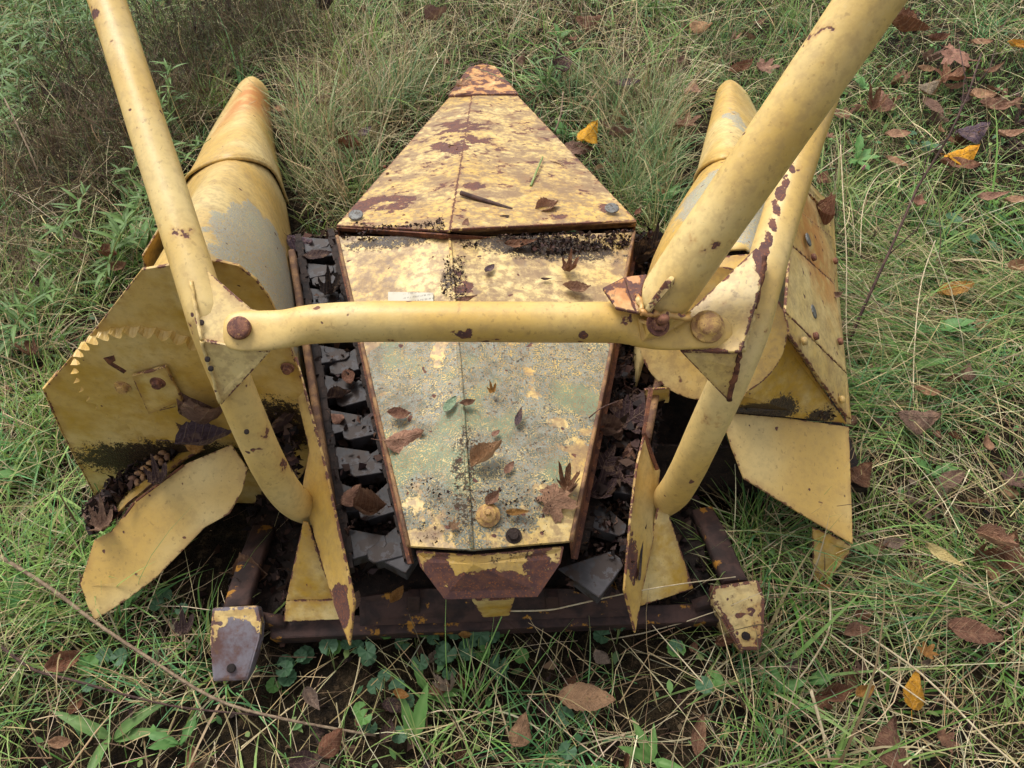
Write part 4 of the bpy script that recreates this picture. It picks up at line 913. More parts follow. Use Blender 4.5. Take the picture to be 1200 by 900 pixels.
def fallen(px, py, z, size_px, rot, colr, var, label, group=None, tilt=.18, up=None, parent=None, name='fallen_leaf'):
    z = z + (.018 if (py < 260 and z < .15) else 0); p = W(px, py, z); dep = (p - EYE).length; s = size_px / FPX * dep * (.86 if z < .15 else .95)
    o = bpy.data.objects.new(name, LV[var]); col.objects.link(o)
    c = LC[colr]; f = random.uniform(.85, 1.08); o.color = (min(1, c[0] * f), min(1, c[1] * f * random.uniform(.95, 1.05)), min(1, c[2] * f * random.uniform(.92, 1.08)), 1)
    q = (up or V3(0, 0, 1)).normalized(); base = V3(0, 0, 1).rotation_difference(q).to_matrix().to_4x4()
    o.matrix_world = Matrix.Translation(p) @ base @ Matrix.Rotation(R(rot), 4, 'Z') @ Matrix.Rotation(random.uniform(-tilt, tilt), 4, 'X') @ Matrix.Rotation(random.uniform(-tilt, tilt), 4, 'Y') @ Matrix.Diagonal((s, s * random.uniform(.9, 1.1), s, 1))
    tag(o, label, 'leaf', group); return o
G = .046
for a in [
 (691, 155, G + .06, 42, 60, 'yellow', 'wide', 'bright golden yellow leaf in the grass right of the nose panel'),
 (676, 176, G, 44, 10, 'mauve', 'flat', 'mauve brown leaf lying under the bright golden yellow leaf'),
 (727, 160, G, 36, 20, 'mauve', 'boat', 'mauve curled leaf just right of the bright golden yellow leaf'),
 (735, 98, G, 34, 5, 'purple', 'flat', 'dark purple leaf above the golden yellow leaf'),
 (657, 80, G + .02, 46, 110, 'dark', 'curl', 'dark upright curled leaf in the grass above the nose panel'),
 (512, 22, G + .03, 38, 50, 'mauve', 'boat', 'mauve leaf caught upright in dry stems above the nose tip'),
 (690, 22, G, 34, 0, 'brown', 'wide', 'brown leaf at the top edge above the nose panel'),
 (380, 12, G + .04, 34, 20, 'black', 'crumple', 'blackened crumpled leaf at the top left of the nose tip'),
 (408, 172, G + .02, 40, -15, 'redbrown', 'boat', 'red brown curled leaf in tall grass left of the nose panel'),
 (428, 155, G + .02, 26, 60, 'purple', 'flat', 'small purple leaf in the grass left of the nose panel'),
 (380, 122, G, 30, 20, 'mauve', 'curl', 'mauve leaf near the left snout tip'),
 (336, 128, G, 36, 10, 'tan', 'flat', 'tan leaf touching the left snout tip'),
 (800, 147, G, 36, 0, 'brown', 'lobe', 'brown lobed leaf left of the right snout'),
 (812, 102, G, 28, 70, 'pink', 'wide', 'pinkish leaf beside the right snout tip'),
 (868, 84, G, 34, 30, 'redbrown', 'curl', 'red brown crumpled leaf at the right snout tip'),
 (893, 80, G, 30, -20, 'pink', 'lobe', 'pale red leaf right of the right snout tip'),
 (822, 28, G, 30, -40, 'tan', 'wide', 'tan leaf at the top, left of the big pipe'),
 (1060, 36, G + .02, 46, -25, 'redbrown', 'boat', 'red brown leaf touching the big pipe at top right'),
 (1098, 48, G, 24, 10, 'redbrown', 'curl', 'small red brown leaf left of the pinkish lobed leaf'),
 (1118, 62, G + .02, 48, -30, 'pink', 'lobeflat', 'large pinkish lobed leaf in short grass at top right'),
 (1112, 92, G, 40, 30, 'redbrown', 'lobe', 'red brown lobed leaf below the large pinkish lobed leaf'),
 (1150, 50, G, 24, 0, 'tan', 'flat', 'small tan leaf right of the large pinkish lobed leaf'),
 (1164, 84, G, 30, 25, 'brown', 'slim', 'slim brown leaf at the top right'),
 (1192, 56, G, 24, -15, 'gold', 'curl', 'golden brown leaf at the top right edge'),
 (1038, 112, G, 42, 80, 'brown', 'twist', 'brown twisted leaf right of the big pipe'),
 (1024, 128, G, 26, 60, 'redbrown', 'crumple', 'small crumpled red brown leaf right of the big pipe'),
 (1088, 100, G, 26, 10, 'grey', 'wide', 'greyish leaf beside the dark bare weed'),
 (1092, 125, G, 34, -60, 'mauve', 'flat', 'mauve leaf left of the dark bare weed'),
 (1140, 152, G + .01, 40, 10, 'purple', 'wide', 'dark purple broad leaf right of the dark bare weed'),
 (1128, 180, G + .02, 44, 20, 'yellow', 'wide', 'yellow leaf with brown leaf below at upper right'),
 (1124, 194, G + .01, 52, 8, 'redbrown', 'flat', 'long red brown leaf under the upper right yellow leaf'),
 (1150, 112, G, 36, 10, 'tan', 'flat', 'tan leaf above the upper right yellow leaf'),
 (1165, 128, G, 34, -20, 'pink', 'curl', 'pinkish curled leaf at the right of the short grass'),
 (1192, 120, G, 24, 45, 'brown', 'wide', 'brown leaf at the right edge beside the pinkish curled leaf'),
 (1185, 160, G, 42, 10, 'tan', 'slim', 'long tan leaf at the right edge'),
 (1052, 158, G, 30, 0, 'tan', 'flat', 'tan leaf in the grass between big pipe and bare weed'),
 (970, 160, G, 14, 30, 'pink', 'lobe', 'tiny pink brown leaf close to the right arm'),
 (1075, 240, G, 26, 70, 'pink', 'curl', 'pinkish leaf behind the bare weed stem'),
 (1050, 190, G, 28, -30, 'tan', 'flat', 'pale tan leaf left of the bare weed'),
 (1160, 233, G, 40, 5, 'pink', 'slim', 'pale pink slim leaf at right above the clover'),
 (1192, 235, G, 28, 0, 'tan', 'flat', 'tan leaf at the right edge above the clover'),
 (1192, 315, G + .02, 30, 20, 'tan', 'curl', 'tan curled leaf at the right edge below the clover'),
 (1120, 340, G, 46, 15, 'ochre', 'flat', 'ochre leaf half buried in long combed grass'),
 (1138, 432, G + .02, 32, 60, 'mauve', 'twist', 'mauve folded leaf below the long combed grass'),
 (1076, 488, G + .03, 56, 0, 'mauve', 'wide', 'broad mauve leaf right of the right fender'),
 (1085, 462, G + .01, 30, -20, 'tan', 'curl', 'tan leaf just above the broad mauve leaf'),
 (1010, 555, G + .02, 40, 40, 'redbrown', 'wide', 'red brown leaf against the right fender edge'),
 (1155, 523, G + .02, 26, 80, 'tan', 'curl', 'tan upright leaf at mid right'),
 (1115, 562, G + .02, 40, 30, 'mauve', 'flat', 'mauve leaf among straw at mid right'),
 (1185, 565, G, 34, 30, 'mauve', 'lobe', 'mauve lobed leaf at the right edge'),
 (1103, 653, G + .03, 46, -40, 'cream', 'slim', 'pale cream yellow leaf at lower right'),
 (1165, 635, G + .03, 44, -30, 'pink', 'boat', 'pinkish boat-shaped leaf at lower right'),
 (1188, 648, G + .02, 50, 70, 'redbrown', 'wide', 'rust red leaf at the right edge, lower right'),
 (1045, 640, G, 30, 20, 'grey', 'curl', 'greyish curled leaf right of the fender leg'),
 (1140, 742, G + .03, 62, -10, 'brown', 'flat', 'large brown leaf lying on straw at lower right'),
 (1004, 742, G + .02, 34, 10, 'pink', 'boat', 'pale pink curled leaf right of the right foot'),
 (1010, 722, G, 24, 20, 'redbrown', 'curl', 'small red brown leaf above the pale pink curled leaf'),
 (1085, 765, G + .01, 20, 30, 'ochre', 'lobe', 'small ochre leaf above the lower right yellow leaf'),
 (1078, 806, G + .03, 50, 60, 'gold', 'twist', 'golden yellow torn leaf crossed by straw at lower right'),
 (980, 812, G + .02, 40, 15, 'redbrown', 'boat', 'red brown curled leaf left of the golden torn leaf'),
 (1012, 812, G + .02, 26, 30, 'ochre', 'curl', 'small ochre curled leaf beside the red brown curled leaf'),
 (1050, 872, G + .02, 58, 85, 'brown', 'wide', 'brown upright leaf with yellow edge at the bottom right'),
 (928, 782, G, 30, 30, 'dark', 'curl', 'dark leaf below the right foot'),
 (965, 690, G, 18, 20, 'ochre', 'curl', 'small ochre leaf below the right fender leg'),
 (687, 820, G + .04, 74, -4, 'tan', 'flat', 'large pale brown oval leaf in front of the frame'),
 (668, 803, G + .01, 24, 60, 'redbrown', 'curl', 'small red brown leaf behind the large pale brown oval leaf'),
 (610, 856, G + .02, 44, 70, 'tan', 'wide', 'tan leaf at the bottom, left of the oval leaf'),
 (706, 770, G + .02, 26, -50, 'grey', 'wide', 'grey tan leaf under the right row divider'),
 (820, 862, G + .03, 50, 72, 'brown', 'slim', 'slim brown leaf standing at the bottom centre right'),
 (388, 870, G + .03, 40, 50, 'redbrown', 'wide', 'red brown leaf at the bottom left of centre'),
 (362, 893, G + .02, 44, 10, 'dark', 'curl', 'dark curled leaf at the bottom edge'),
 (470, 815, G + .02, 22, -10, 'ochre', 'curl', 'small ochre leaf among the round ivy leaves'),
 (366, 820, G + .02, 34, -50, 'grey', 'boat', 'grey curled leaf left of the ivy leaves'),
 (515, 808, G, 28, 20, 'redbrown', 'flat', 'red brown leaf in shade under the frame'),
 (215, 742, G, 30, 40, 'dark', 'crumple', 'dark crumpled leaf beside the left foot'),
 (72, 872, G + .03, 26, 10, 'tan', 'curl', 'tan leaf at the bottom left corner'),
 (80, 775, G + .01, 44, 30, 'redbrown', 'curl', 'dark red leaf deep in the grass at lower left'),
 (128, 300, G + .02, 30, -20, 'redbrown', 'boat', 'red brown leaf left of the left snout'),
 (140, 315, G, 28, 10, 'brown', 'curl', 'brown leaf close to the left snout skirt'),
 (100, 690, G, 26, 10, 'brown', 'crumple', 'brown crumpled leaf under the left fender corner'),
 (545, 745, .11, 18, 10, 'ochre', 'curl', 'small ochre leaf stuck on the frame apron'),
]: fallen(*a)
# on the header
def panel_z(px, py, z):
    """height of the hood or nose sheet under a leaf that lies on it."""
    if 400 < px < 720 and 296 < py < 642 and z > .40:
        t = (py - 277) / 365; rx = 527 + 26 * t; e = (396 + 84 * t) if px < rx else (742 - 74 * t)
        k = min(1, abs(px - rx) / abs(e - rx)); r_ = .43 + .01 * t - .035 * max(0, t - .5) * 2; e_ = .385 + .012 * (1 - abs(2 * t - 1)); return r_ + (e_ - r_) * k + .008
    if 400 < px < 745 and 80 < py < 268 and z > .05:
        t = max(0, (py - 113) / 155); rx = 553 - 26 * t; e = (526 - 132 * t) if px < rx else (607 + 139 * t)
        k = min(1, abs(px - rx) / abs(e - rx)); r_ = .115 + .34 * t; e_ = .085 + .30 * t; return r_ + (e_ - r_) * k + .012
    return z
for a in [
 (474, 513, .437, 50, 15, 'pink', 'wide', 'pink brown lobed leaf on the left side of the hood'),
 (468, 488, .437, 30, 0, 'brown', 'curl', 'curled brown leaf above the pink lobed leaf on the hood'),
 (572, 536, .447, 50, 38, 'tan', 'boat', 'tan boat-shaped leaf in the middle of the hood'),
 (597, 548, .44, 20, 60, 'pink', 'flat', 'small pinkish leaf right of the boat-shaped leaf on the hood'),
 (528, 474, .452, 26, 60, 'green', 'flat', 'pale green leaf on the hood below the crossbar'),
 (548, 474, .452, 20, 20, 'brown', 'curl', 'small brown curled leaf beside the pale green leaf'),
 (609, 490, .447, 26, 70, 'purple', 'slim', 'slim purple leaf on the hood below the crossbar'),
 (577, 460, .452, 14, 40, 'ochre', 'crumple', 'tiny ochre crumb leaf on the hood below the crossbar'),
 (581, 508, .447, 14, 50, 'pink', 'flat', 'tiny pink leaf above the boat-shaped leaf'),
 (645, 586, .427, 62, 30, 'pink', 'lobeflat', 'large pink brown lobed leaf at the hood rear right corner'),
 (664, 572, .432, 32, 80, 'redbrown', 'crumple', 'crumpled red brown leaf on top of the large lobed hood leaf'),
 (606, 602, .417, 30, 0, 'ochre', 'slim', 'slim ochre leaf left of the large lobed hood leaf'),
 (576, 586, .424, 26, 60, 'pink', 'curl', 'pinkish curled leaf above the hood knob'),
 (530, 617, .41, 16, 20, 'tan', 'lobe', 'small tan leaf near the hood rear edge'),
 (665, 318, .41, 24, 10, 'redbrown', 'crumple', 'dark red crumpled leaf on the hood above the crossbar'),
 (675, 341, .412, 34, -5, 'brown', 'curl', 'brown curled leaf on the hood just above the crossbar'),
 (574, 315, .428, 20, 60, 'purple', 'flat', 'purple leaf scrap at the middle of the hood front'),
 (640, 328, .415, 14, 0, 'dark', 'slim', 'dark leaf scrap left of the red crumpled hood leaf'),
 (548, 352, .45, 26, 5, 'brown', 'slim', 'slim brown leaf right of the data plate'),
 (640, 246, .43, 34, 35, 'pink', 'boat', 'pinkish boat-shaped leaf on the nose panel'),
 (664, 242, .42, 22, -30, 'ochre', 'slim', 'small ochre leaf beside the boat-shaped leaf on the nose panel'),
 (650, 198, .33, 24, -20, 'tan', 'curl', 'tan curled leaf on the nose panel right slope'),
 (532, 178, .31, 22, -60, 'brown', 'curl', 'brown curled leaf on the nose panel near the ridge'),
 (546, 262, .455, 16, 80, 'pink', 'flat', 'small pink leaf at the nose panel back edge'),
 (590, 256, .44, 16, 20, 'dark', 'flat', 'dark leaf scrap at the nose panel back edge'),
 (540, 100, .11, 24, 10, 'pink', 'lobe', 'pale leaf stuck on the nose tip'),
 (610, 288, .42, 40, 5, 'redbrown', 'slim', 'slim red brown leaf in the gap behind the nose panel'),
 (748, 248, .395, 14, 60, 'redbrown', 'flat', 'red leaf at the right corner of the nose panel'),
 (412, 580, .30, 34, 50, 'pink', 'wide', 'pink leaf on the paddles of the left passage'),
 (396, 489, .29, 22, -30, 'pink', 'wide', 'orange pink leaf in the upper left passage'),
 (436, 600, .28, 40, 10, 'brown', 'crumple2', 'brown shredded leaf in the left passage beside the hood'),
 (410, 447, .29, 32, -60, 'brown', 'curl', 'brown leaf in the left passage below the crossbar'),
 (398, 465, .28, 30, 20, 'dark', 'boat', 'dark curled leaf in the left passage'),
 (416, 705, .17, 26, 80, 'mauve', 'flat', 'mauve leaf behind the left row divider'),
 (466, 698, .17, 24, 60, 'ochre', 'curl', 'small ochre leaf on the deck left of the rear lip'),
 (716, 684, .2, 24, -60, 'ochre', 'slim', 'ochre leaf on the deck beside the right row divider'),
 (730, 470, .31, 40, 10, 'brown', 'twist', 'curled brown leaf in the right passage below the crossbar'),
 (735, 495, .30, 54, 30, 'dark', 'lobe', 'dark lobed leaf in the middle of the right passage'),
 (712, 508, .305, 30, 20, 'mauve', 'crumple2', 'rolled mauve leaf in the right passage beside the hood'),
 (724, 510, .31, 26, -70, 'mauve', 'curl', 'small rolled mauve leaf touching its twin in the right passage'),
 (708, 545, .30, 48, 60, 'dark', 'lobeflat', 'dark flat leaf in the right passage near the hood corner'),
 (735, 560, .295, 46, 20, 'dark', 'lobe', 'dark lobed leaf in the right passage near the divider'),
 (738, 530, .30, 26, 80, 'brown', 'wide', 'brown oval leaf against the right divider'),
 (700, 578, .29, 40, 0, 'dark', 'crumple', 'dark crumpled leaf behind the hood rear corner'),
 (718, 440, .31, 34, 40, 'dark', 'curl', 'dark leaf in the right passage just below the crossbar'),
 (748, 470, .30, 30, -40, 'dark', 'flat', 'dark flat leaf against the guard disc'),
 (765, 300, .29, 34, 30, 'black', 'crumple', 'blackened leaf at the front of the right passage'),
 (748, 310, .29, 30, 60, 'black', 'crumple2', 'blackened rolled leaf beside the hood front right corner'),
 (372, 300, .29, 34, 20, 'dark', 'flat', 'dark grey leaf at the front of the left passage'),
 (352, 282, .29, 34, -20, 'purple', 'wide', 'purple grey leaf beside the left snout in the passage'),
 (385, 345, .29, 30, 40, 'black', 'crumple', 'blackened leaf in the left passage above the crossbar'),
 (248, 492, .37, 58, 30, 'mauve', 'crumple2', 'large crumpled mauve leaf behind the left arm'),
 (240, 518, .335, 62, 18, 'purple', 'boat', 'long crumpled purple leaf lying on the left fender shelf'),
 (222, 500, .33, 36, 60, 'mauve', 'crumple', 'crumpled mauve leaf on the left shelf against the plate'),
 (118, 618, .185, 34, 20, 'mauve', 'crumple', 'crumpled mauve leaf at the outer end of the left shelf'),
 (185, 566, .26, 30, 40, 'dark', 'crumple', 'dark leaf on the left shelf beside the links'),
 (230, 520, .31, 24, 10, 'ochre', 'wide', 'ochre leaf under the crumpled leaves on the left shelf'),
 (964, 264, .345, 34, -60, 'redbrown', 'crumple2', 'dark red crumpled leaf caught on the right flank'),
 (979, 348, .30, 16, 20, 'mauve', 'curl', 'small mauve leaf on the right flank edge'),
 (330, 500, .30, 50, 70, 'dark', 'crumple2', 'dark shrivelled leaf heap beside the left arm foot'),
 (318, 470, .33, 44, 20, 'black', 'crumple', 'blackened leaf heap top behind the left arm'),
 (296, 680, .05, 44, 10, 'brown', 'crumple2', 'ochre crumpled leaf in the dark behind the left foot'),
 (345, 690, .05, 34, 70, 'dark', 'curl', 'dark leaf beside the left wedge plate'),
]:
    fallen(a[0], a[1], panel_z(a[0], a[1], a[2]), *a[3:])
# scattered leaves that nothing tells apart
CNAME = {'mauve': 'mauve', 'redbrown': 'red brown', 'tan': 'tan', 'pink': 'pinkish', 'brown': 'brown', 'dark': 'dark', 'grey': 'greyish'}
VNAME = {'flat': 'flat oval', 'curl': 'curled', 'boat': 'boat-shaped', 'twist': 'twisted', 'wide': 'broad', 'slim': 'slim', 'lobe': 'lobed', 'crumple': 'crumpled'}
USED = set()
def scatter(n, cx, cy, sx, sy, label, group, cols, smin, smax):
    i = 0
    while i < n:
        p = P2(cx, cy); x_ = random.gauss(p[0], sx); y_ = random.gauss(p[1], sy)
        if under(np.array([x_]), np.array([y_]))[0] or y_ < .05: continue
        vk = random.choice(('flat', 'curl', 'boat', 'twist', 'wide', 'slim', 'lobe', 'crumple')); ck = random.choice(cols); bg_ = random.random() < .5
        for _ in range(60):
            if (vk, ck, bg_, label) not in USED: break
            vk = random.choice(list(VNAME)); ck = random.choice(cols); bg_ = random.random() < .5
        USED.add((vk, ck, bg_, label))
        o = bpy.data.objects.new('fallen_leaf', LV[vk]); col.objects.link(o)
        md_ = (smin + smax) / 2; s = random.uniform(md_, smax) if bg_ else random.uniform(smin, md_); c = LC[ck]; f = random.uniform(.8, 1.15); o.color = tuple(min(1, v * f) for v in c[:3]) + (1,)
        o.matrix_world = Matrix.Translation((x_, y_, float(gh(x_, y_)) + random.uniform(.022, .06))) @ Matrix.Rotation(random.uniform(0, 6.28), 4, 'Z') @ Matrix.Rotation(random.gauss(0, .35), 4, 'X') @ Matrix.Rotation(random.gauss(0, .35), 4, 'Y') @ Matrix.Scale(s, 4)
        lb = ('larger ' if bg_ else 'small ') + CNAME[ck] + ' ' + VNAME[vk] + ' leaf ' + label; tag(o, lb, 'leaf', group); i += 1
scatter(60, 1090, 120, .42, .5, 'in the short grass right of the pipe', 'small leaves in the short grass at upper right', ['mauve', 'redbrown', 'tan', 'pink', 'brown', 'dark'], .04, .09)
scatter(26, 420, 110, .25, .35, 'between left snout and nose panel', 'small leaves between left snout and nose', ['mauve', 'redbrown', 'dark', 'brown'], .03, .07)
scatter(28, 740, 110, .22, .35, 'between nose panel and right snout', 'small leaves between nose and right snout', ['mauve', 'brown', 'dark', 'tan'], .03, .07)
scatter(34, 1100, 620, .22, .28, 'in the straw right of the fender', 'small leaves in the straw at the right', ['mauve', 'redbrown', 'tan', 'grey', 'brown'], .025, .06)
scatter(26, 620, 840, .45, .08, 'in the grass below the frame', 'small leaves below the frame', ['brown', 'redbrown', 'dark', 'grey', 'dark'], .02, .055)
scatter(24, 60, 450, .22, .5, 'in the grass left of the end plate', 'small leaves left of the end plate', ['brown', 'redbrown', 'dark', 'grey'], .025, .06)
scatter(16, 170, 60, .35, .3, 'in the weeds at upper left', 'small leaves in the weeds at upper left', ['brown', 'dark'], .03, .06)

# ------------------------------------------------------------------ living weeds with leaves of their own
def leaf_blade_mesh(nm, length, width, cols_, shape='lance', droop=.3, fold=.25, wave=.0, seed=0):
    nu, nv = 10, 4; vs_, cs = [], []; r = random.Random(seed); c1, c2 = [np.array(c[:3]) for c in cols_]
    for i in range(nu + 1):
        u = i / nu
        if shape == 'lance': w = width * .5 * max(.03, math.sin(math.pi * u ** .75)) ** .9
        else: w = width * .5 * (min(1, .25 + u * 1.5) if u < .5 else max(.02, (1 - ((u - .5) / .5) ** 2.2)))
        w *= 1 + wave * math.sin(u * 22 + seed)
        for j in range(nv + 1):
            v = -1 + 2 * j / nv
            vs_.append((u * length, v * w, -droop * length * u * u + fold * abs(v) * w + wave * .12 * width * math.sin(u * 17 + v * 2)))
            m = .25 if j == nv // 2 else 0; g = r.uniform(0, .35); cs.append(c1 * (1 - g - m) + c2 * (g + m))
    q = [(i * (nv + 1) + j, (i + 1) * (nv + 1) + j, (i + 1) * (nv + 1) + j + 1, i * (nv + 1) + j + 1) for i in range(nu) for j in range(nv)]
    return np_mesh(nm, np.array(vs_), np.array(q), M_LEAFY, np.array(cs))
def round_leaf_mesh(nm, r0, cols_, seed=0):
    vs_, q, cs = [], [], []; c1, c2 = [np.array(c[:3]) for c in cols_]; ns, nr = 24, 3
    for k in range(nr + 1):
        for s in range(ns + 1):
            a = -2.85 + 5.7 * s / ns; rr = r0 * k / nr * (1 + (.06 * math.cos(a * 11) if k == nr else 0)) * (1 - .08 * math.cos(a))
            vs_.append((rr * math.cos(a) + r0 * .35, rr * math.sin(a), .16 * r0 * (k / nr) ** 2 + .07 * r0 * math.cos(a * 5) * k / nr)); cs.append(c1 * (1 - .4 * abs(math.cos(a * 3.5))) + c2 * .4 * abs(math.cos(a * 3.5)))
    for k in range(nr):
        for s in range(ns): q.append((k * (ns + 1) + s, (k + 1) * (ns + 1) + s, (k + 1) * (ns + 1) + s + 1, k * (ns + 1) + s + 1))
    return np_mesh(nm, np.array(vs_), np.array(q), M_LEAFY, np.array(cs))
IVY = [round_leaf_mesh('leaf', 1.0, (lin(58, 92, 62), lin(112, 142, 108)), i) for i in range(2)] + [round_leaf_mesh('leaf', 1.0, (lin(84, 128, 60), lin(120, 150, 90)), 3)]
LAN = [leaf_blade_mesh('leaf', 1, .26, (lin(88, 128, 62), lin(132, 162, 96)), 'lance', .25, .3, .10, 1), leaf_blade_mesh('leaf', 1, .20, (lin(92, 126, 66), lin(136, 158, 100)), 'lance', .45, .35, .05, 2), leaf_blade_mesh('leaf', 1, .34, (lin(78, 122, 62), lin(126, 160, 96)), 'spoon', .3, .2, .16, 3)]
GOLD = [leaf_blade_mesh('leaf', 1, .16, (lin(88, 120, 60), lin(120, 142, 82)), 'lance', .35, .3, 0, 4), leaf_blade_mesh('leaf', 1, .13, (lin(76, 106, 54), lin(112, 132, 76)), 'lance', .15, .3, 0, 5)]
M_STEM = simple('green_stem', lin(112, 132, 74), lin(140, 146, 92), 30, .6, .2, .001)
M_TWIG = simple('dry_twig', lin(104, 86, 70), lin(136, 118, 96), 60, .85, .6, .001, lin(70, 56, 46))
M_TWIGD = simple('dark_twig', lin(58, 42, 38), lin(84, 62, 54), 60, .8, .6, .001, lin(40, 30, 28))
M_STALK = simple('pale_stalk', lin(196, 182, 150), lin(170, 150, 118), 60, .7, .4, .001)
def plant(name, label, cat, loc_, group=None):
    o = bpy.data.objects.new(name, None); col.objects.link(o); o.location = loc_; o.empty_display_size = .03; tag(o, label, cat, group); return o
def put_leaf(root, me, pos, az, pitch, s, name='leaf', roll=0):
    o = bpy.data.objects.new(name, me); col.objects.link(o); o.parent = root
    o.matrix_local = Matrix.Translation(pos) @ Matrix.Rotation(az, 4, 'Z') @ Matrix.Rotation(-pitch, 4, 'Y') @ Matrix.Rotation(roll, 4, 'X') @ Matrix.Scale(s, 4); return o
def gnd(px, py):
    x_, y_ = P2(px, py); return V3(x_, y_, float(gh(x_, y_)))
def stem_mesh(name, pts, r0, r1, mat, parent):
    n = len(pts); return sweep(name, pts, [r0 + (r1 - r0) * i / (n - 1) for i in range(n)], mat, parent, 6, V3(.3, .8, .5), off=V3(0, 0, 0))
# ground ivy below the frame
for i, (px, py, nl, where) in enumerate([(330, 790, 7, 'right beside the left foot'), (392, 785, 4, 'below the left wedge plate'), (428, 765, 5, 'below the left divider point'), (487, 758, 6, 'under the frame left of the lip bracket'), (530, 772, 7, 'in the middle below the frame'), (560, 768, 8, 'right of the middle below the frame'), (590, 775, 4, 'below the frame under the lip bracket'), (452, 832, 6, 'halfway down below the left divider'), (440, 852, 3, 'low down left of the toothed leaf'), (682, 868, 3, 'at the bottom beside the large oval leaf'), (722, 755, 4, 'under the right divider point'), (800, 795, 4, 'left of the right foot'), (205, 715, 3, 'under the left fender'), (128, 790, 4, 'below the left fender corner'), (1105, 270, 7, 'in the clover at right'), (1075, 180, 6, 'beside the bare weed'), (1150, 300, 6, 'at the right edge of the clover')]):
    g0 = gnd(px, py); r_ = plant('ground_ivy', 'ground ivy with round scalloped leaves ' + where, 'plant', g0, 'ground ivy plants')
    for j in range(nl):
        a = random.uniform(0, 6.28); d_ = random.uniform(.008, .055); hgt_ = random.uniform(.03, .07); tip = V3(d_ * math.cos(a), d_ * math.sin(a), hgt_)
        stem_mesh('stem', [V3(0, 0, 0), tip * .5 + V3(0, 0, .006), tip], .0010, .0008, M_STEM, r_)
        put_leaf(r_, IVY[2 if random.random() < .2 else random.randint(0, 1)], tip, a, random.uniform(-.1, .25), random.uniform(.013, .021))
# rosettes and single broad leaves
for i, (px, py, nl, s, k_, where, az0) in enumerate([(15, 722, 2, .11, 2, 'dandelion-like plant with a long crinkled leaf at the left edge', 1.5), (487, 872, 2, .11, 0, 'plant with one tall toothed leaf at bottom centre left', 1.6), (500, 815, 4, .08, 0, 'small weed with yellow-green leaves below the frame', 0), (1085, 395, 4, .11, 2, 'broad-leaved weed flattened in the long grass at right', .2), (1060, 440, 4, .12, 0, 'long-leaved weed lying right of the right flank', 2.9), (1088, 560, 3, .07, 2, 'small broad-leaved weed in the straw right of the fender', .5), (1050, 662, 2, .15, 1, 'weed with one long arching green blade beside the fender leg', 3.1), (910, 815, 3, .055, 2, 'small oval-leaved weed below the right foot', .6), (945, 805, 2, .05, 2, 'tiny oval-leaved weed right of the small oval-leaved weed', .4), (145, 718, 2, .06, 2, 'weed with a single upright leaf under the left fender', 1.4), (175, 300, 6, .13, 0, 'weed with upright leaves touching the left snout skirt', 1.2), (665, 160, 4, .09, 2, 'broad-leaved weed under the golden yellow leaf', 2.4), (655, 50, 4, .07, 2, 'round-leaved weed above the nose panel', 1.0), (775, 238, 3, .09, 0, 'pale green leafy weed left of the big pipe', .9), (1000, 195, 6, .09, 2, 'leafy weed right of the right arm', .6), (130, 865, 4, .12, 1, 'coarse long-bladed weed at the bottom left', .6), (210, 872, 4, .06, 2, 'broad-leaved weed at the bottom left', 1.2), (40, 560, 4, .09, 2, 'crinkled weed in the grass left of the end plate', 2), (65, 470, 3, .08, 0, 'bright green weed touching the end plate corner', 1), (1010, 105, 6, .07, 2, 'clover-like weed right of the big pipe', 1), (760, 900, 4, .08, 0, 'narrow-leaved weed at the bottom edge', 1.5), (120, 540, 3, .09, 0, 'weed in the shade beside the plate lower corner', 2)]):
    r_ = plant('broadleaf_weed', where, 'plant', gnd(px, py) + V3(0, 0, .01), 'broad-leaved weeds')
    for j in range(nl): put_leaf(r_, LAN[k_], V3(0, 0, .01 + .006 * j), az0 + (random.uniform(-.5, .5) if j < 2 else random.uniform(0, 6.28)), random.uniform(.35, .9) if k_ != 1 else random.uniform(.5, .8), s * random.uniform(.75, 1.05))
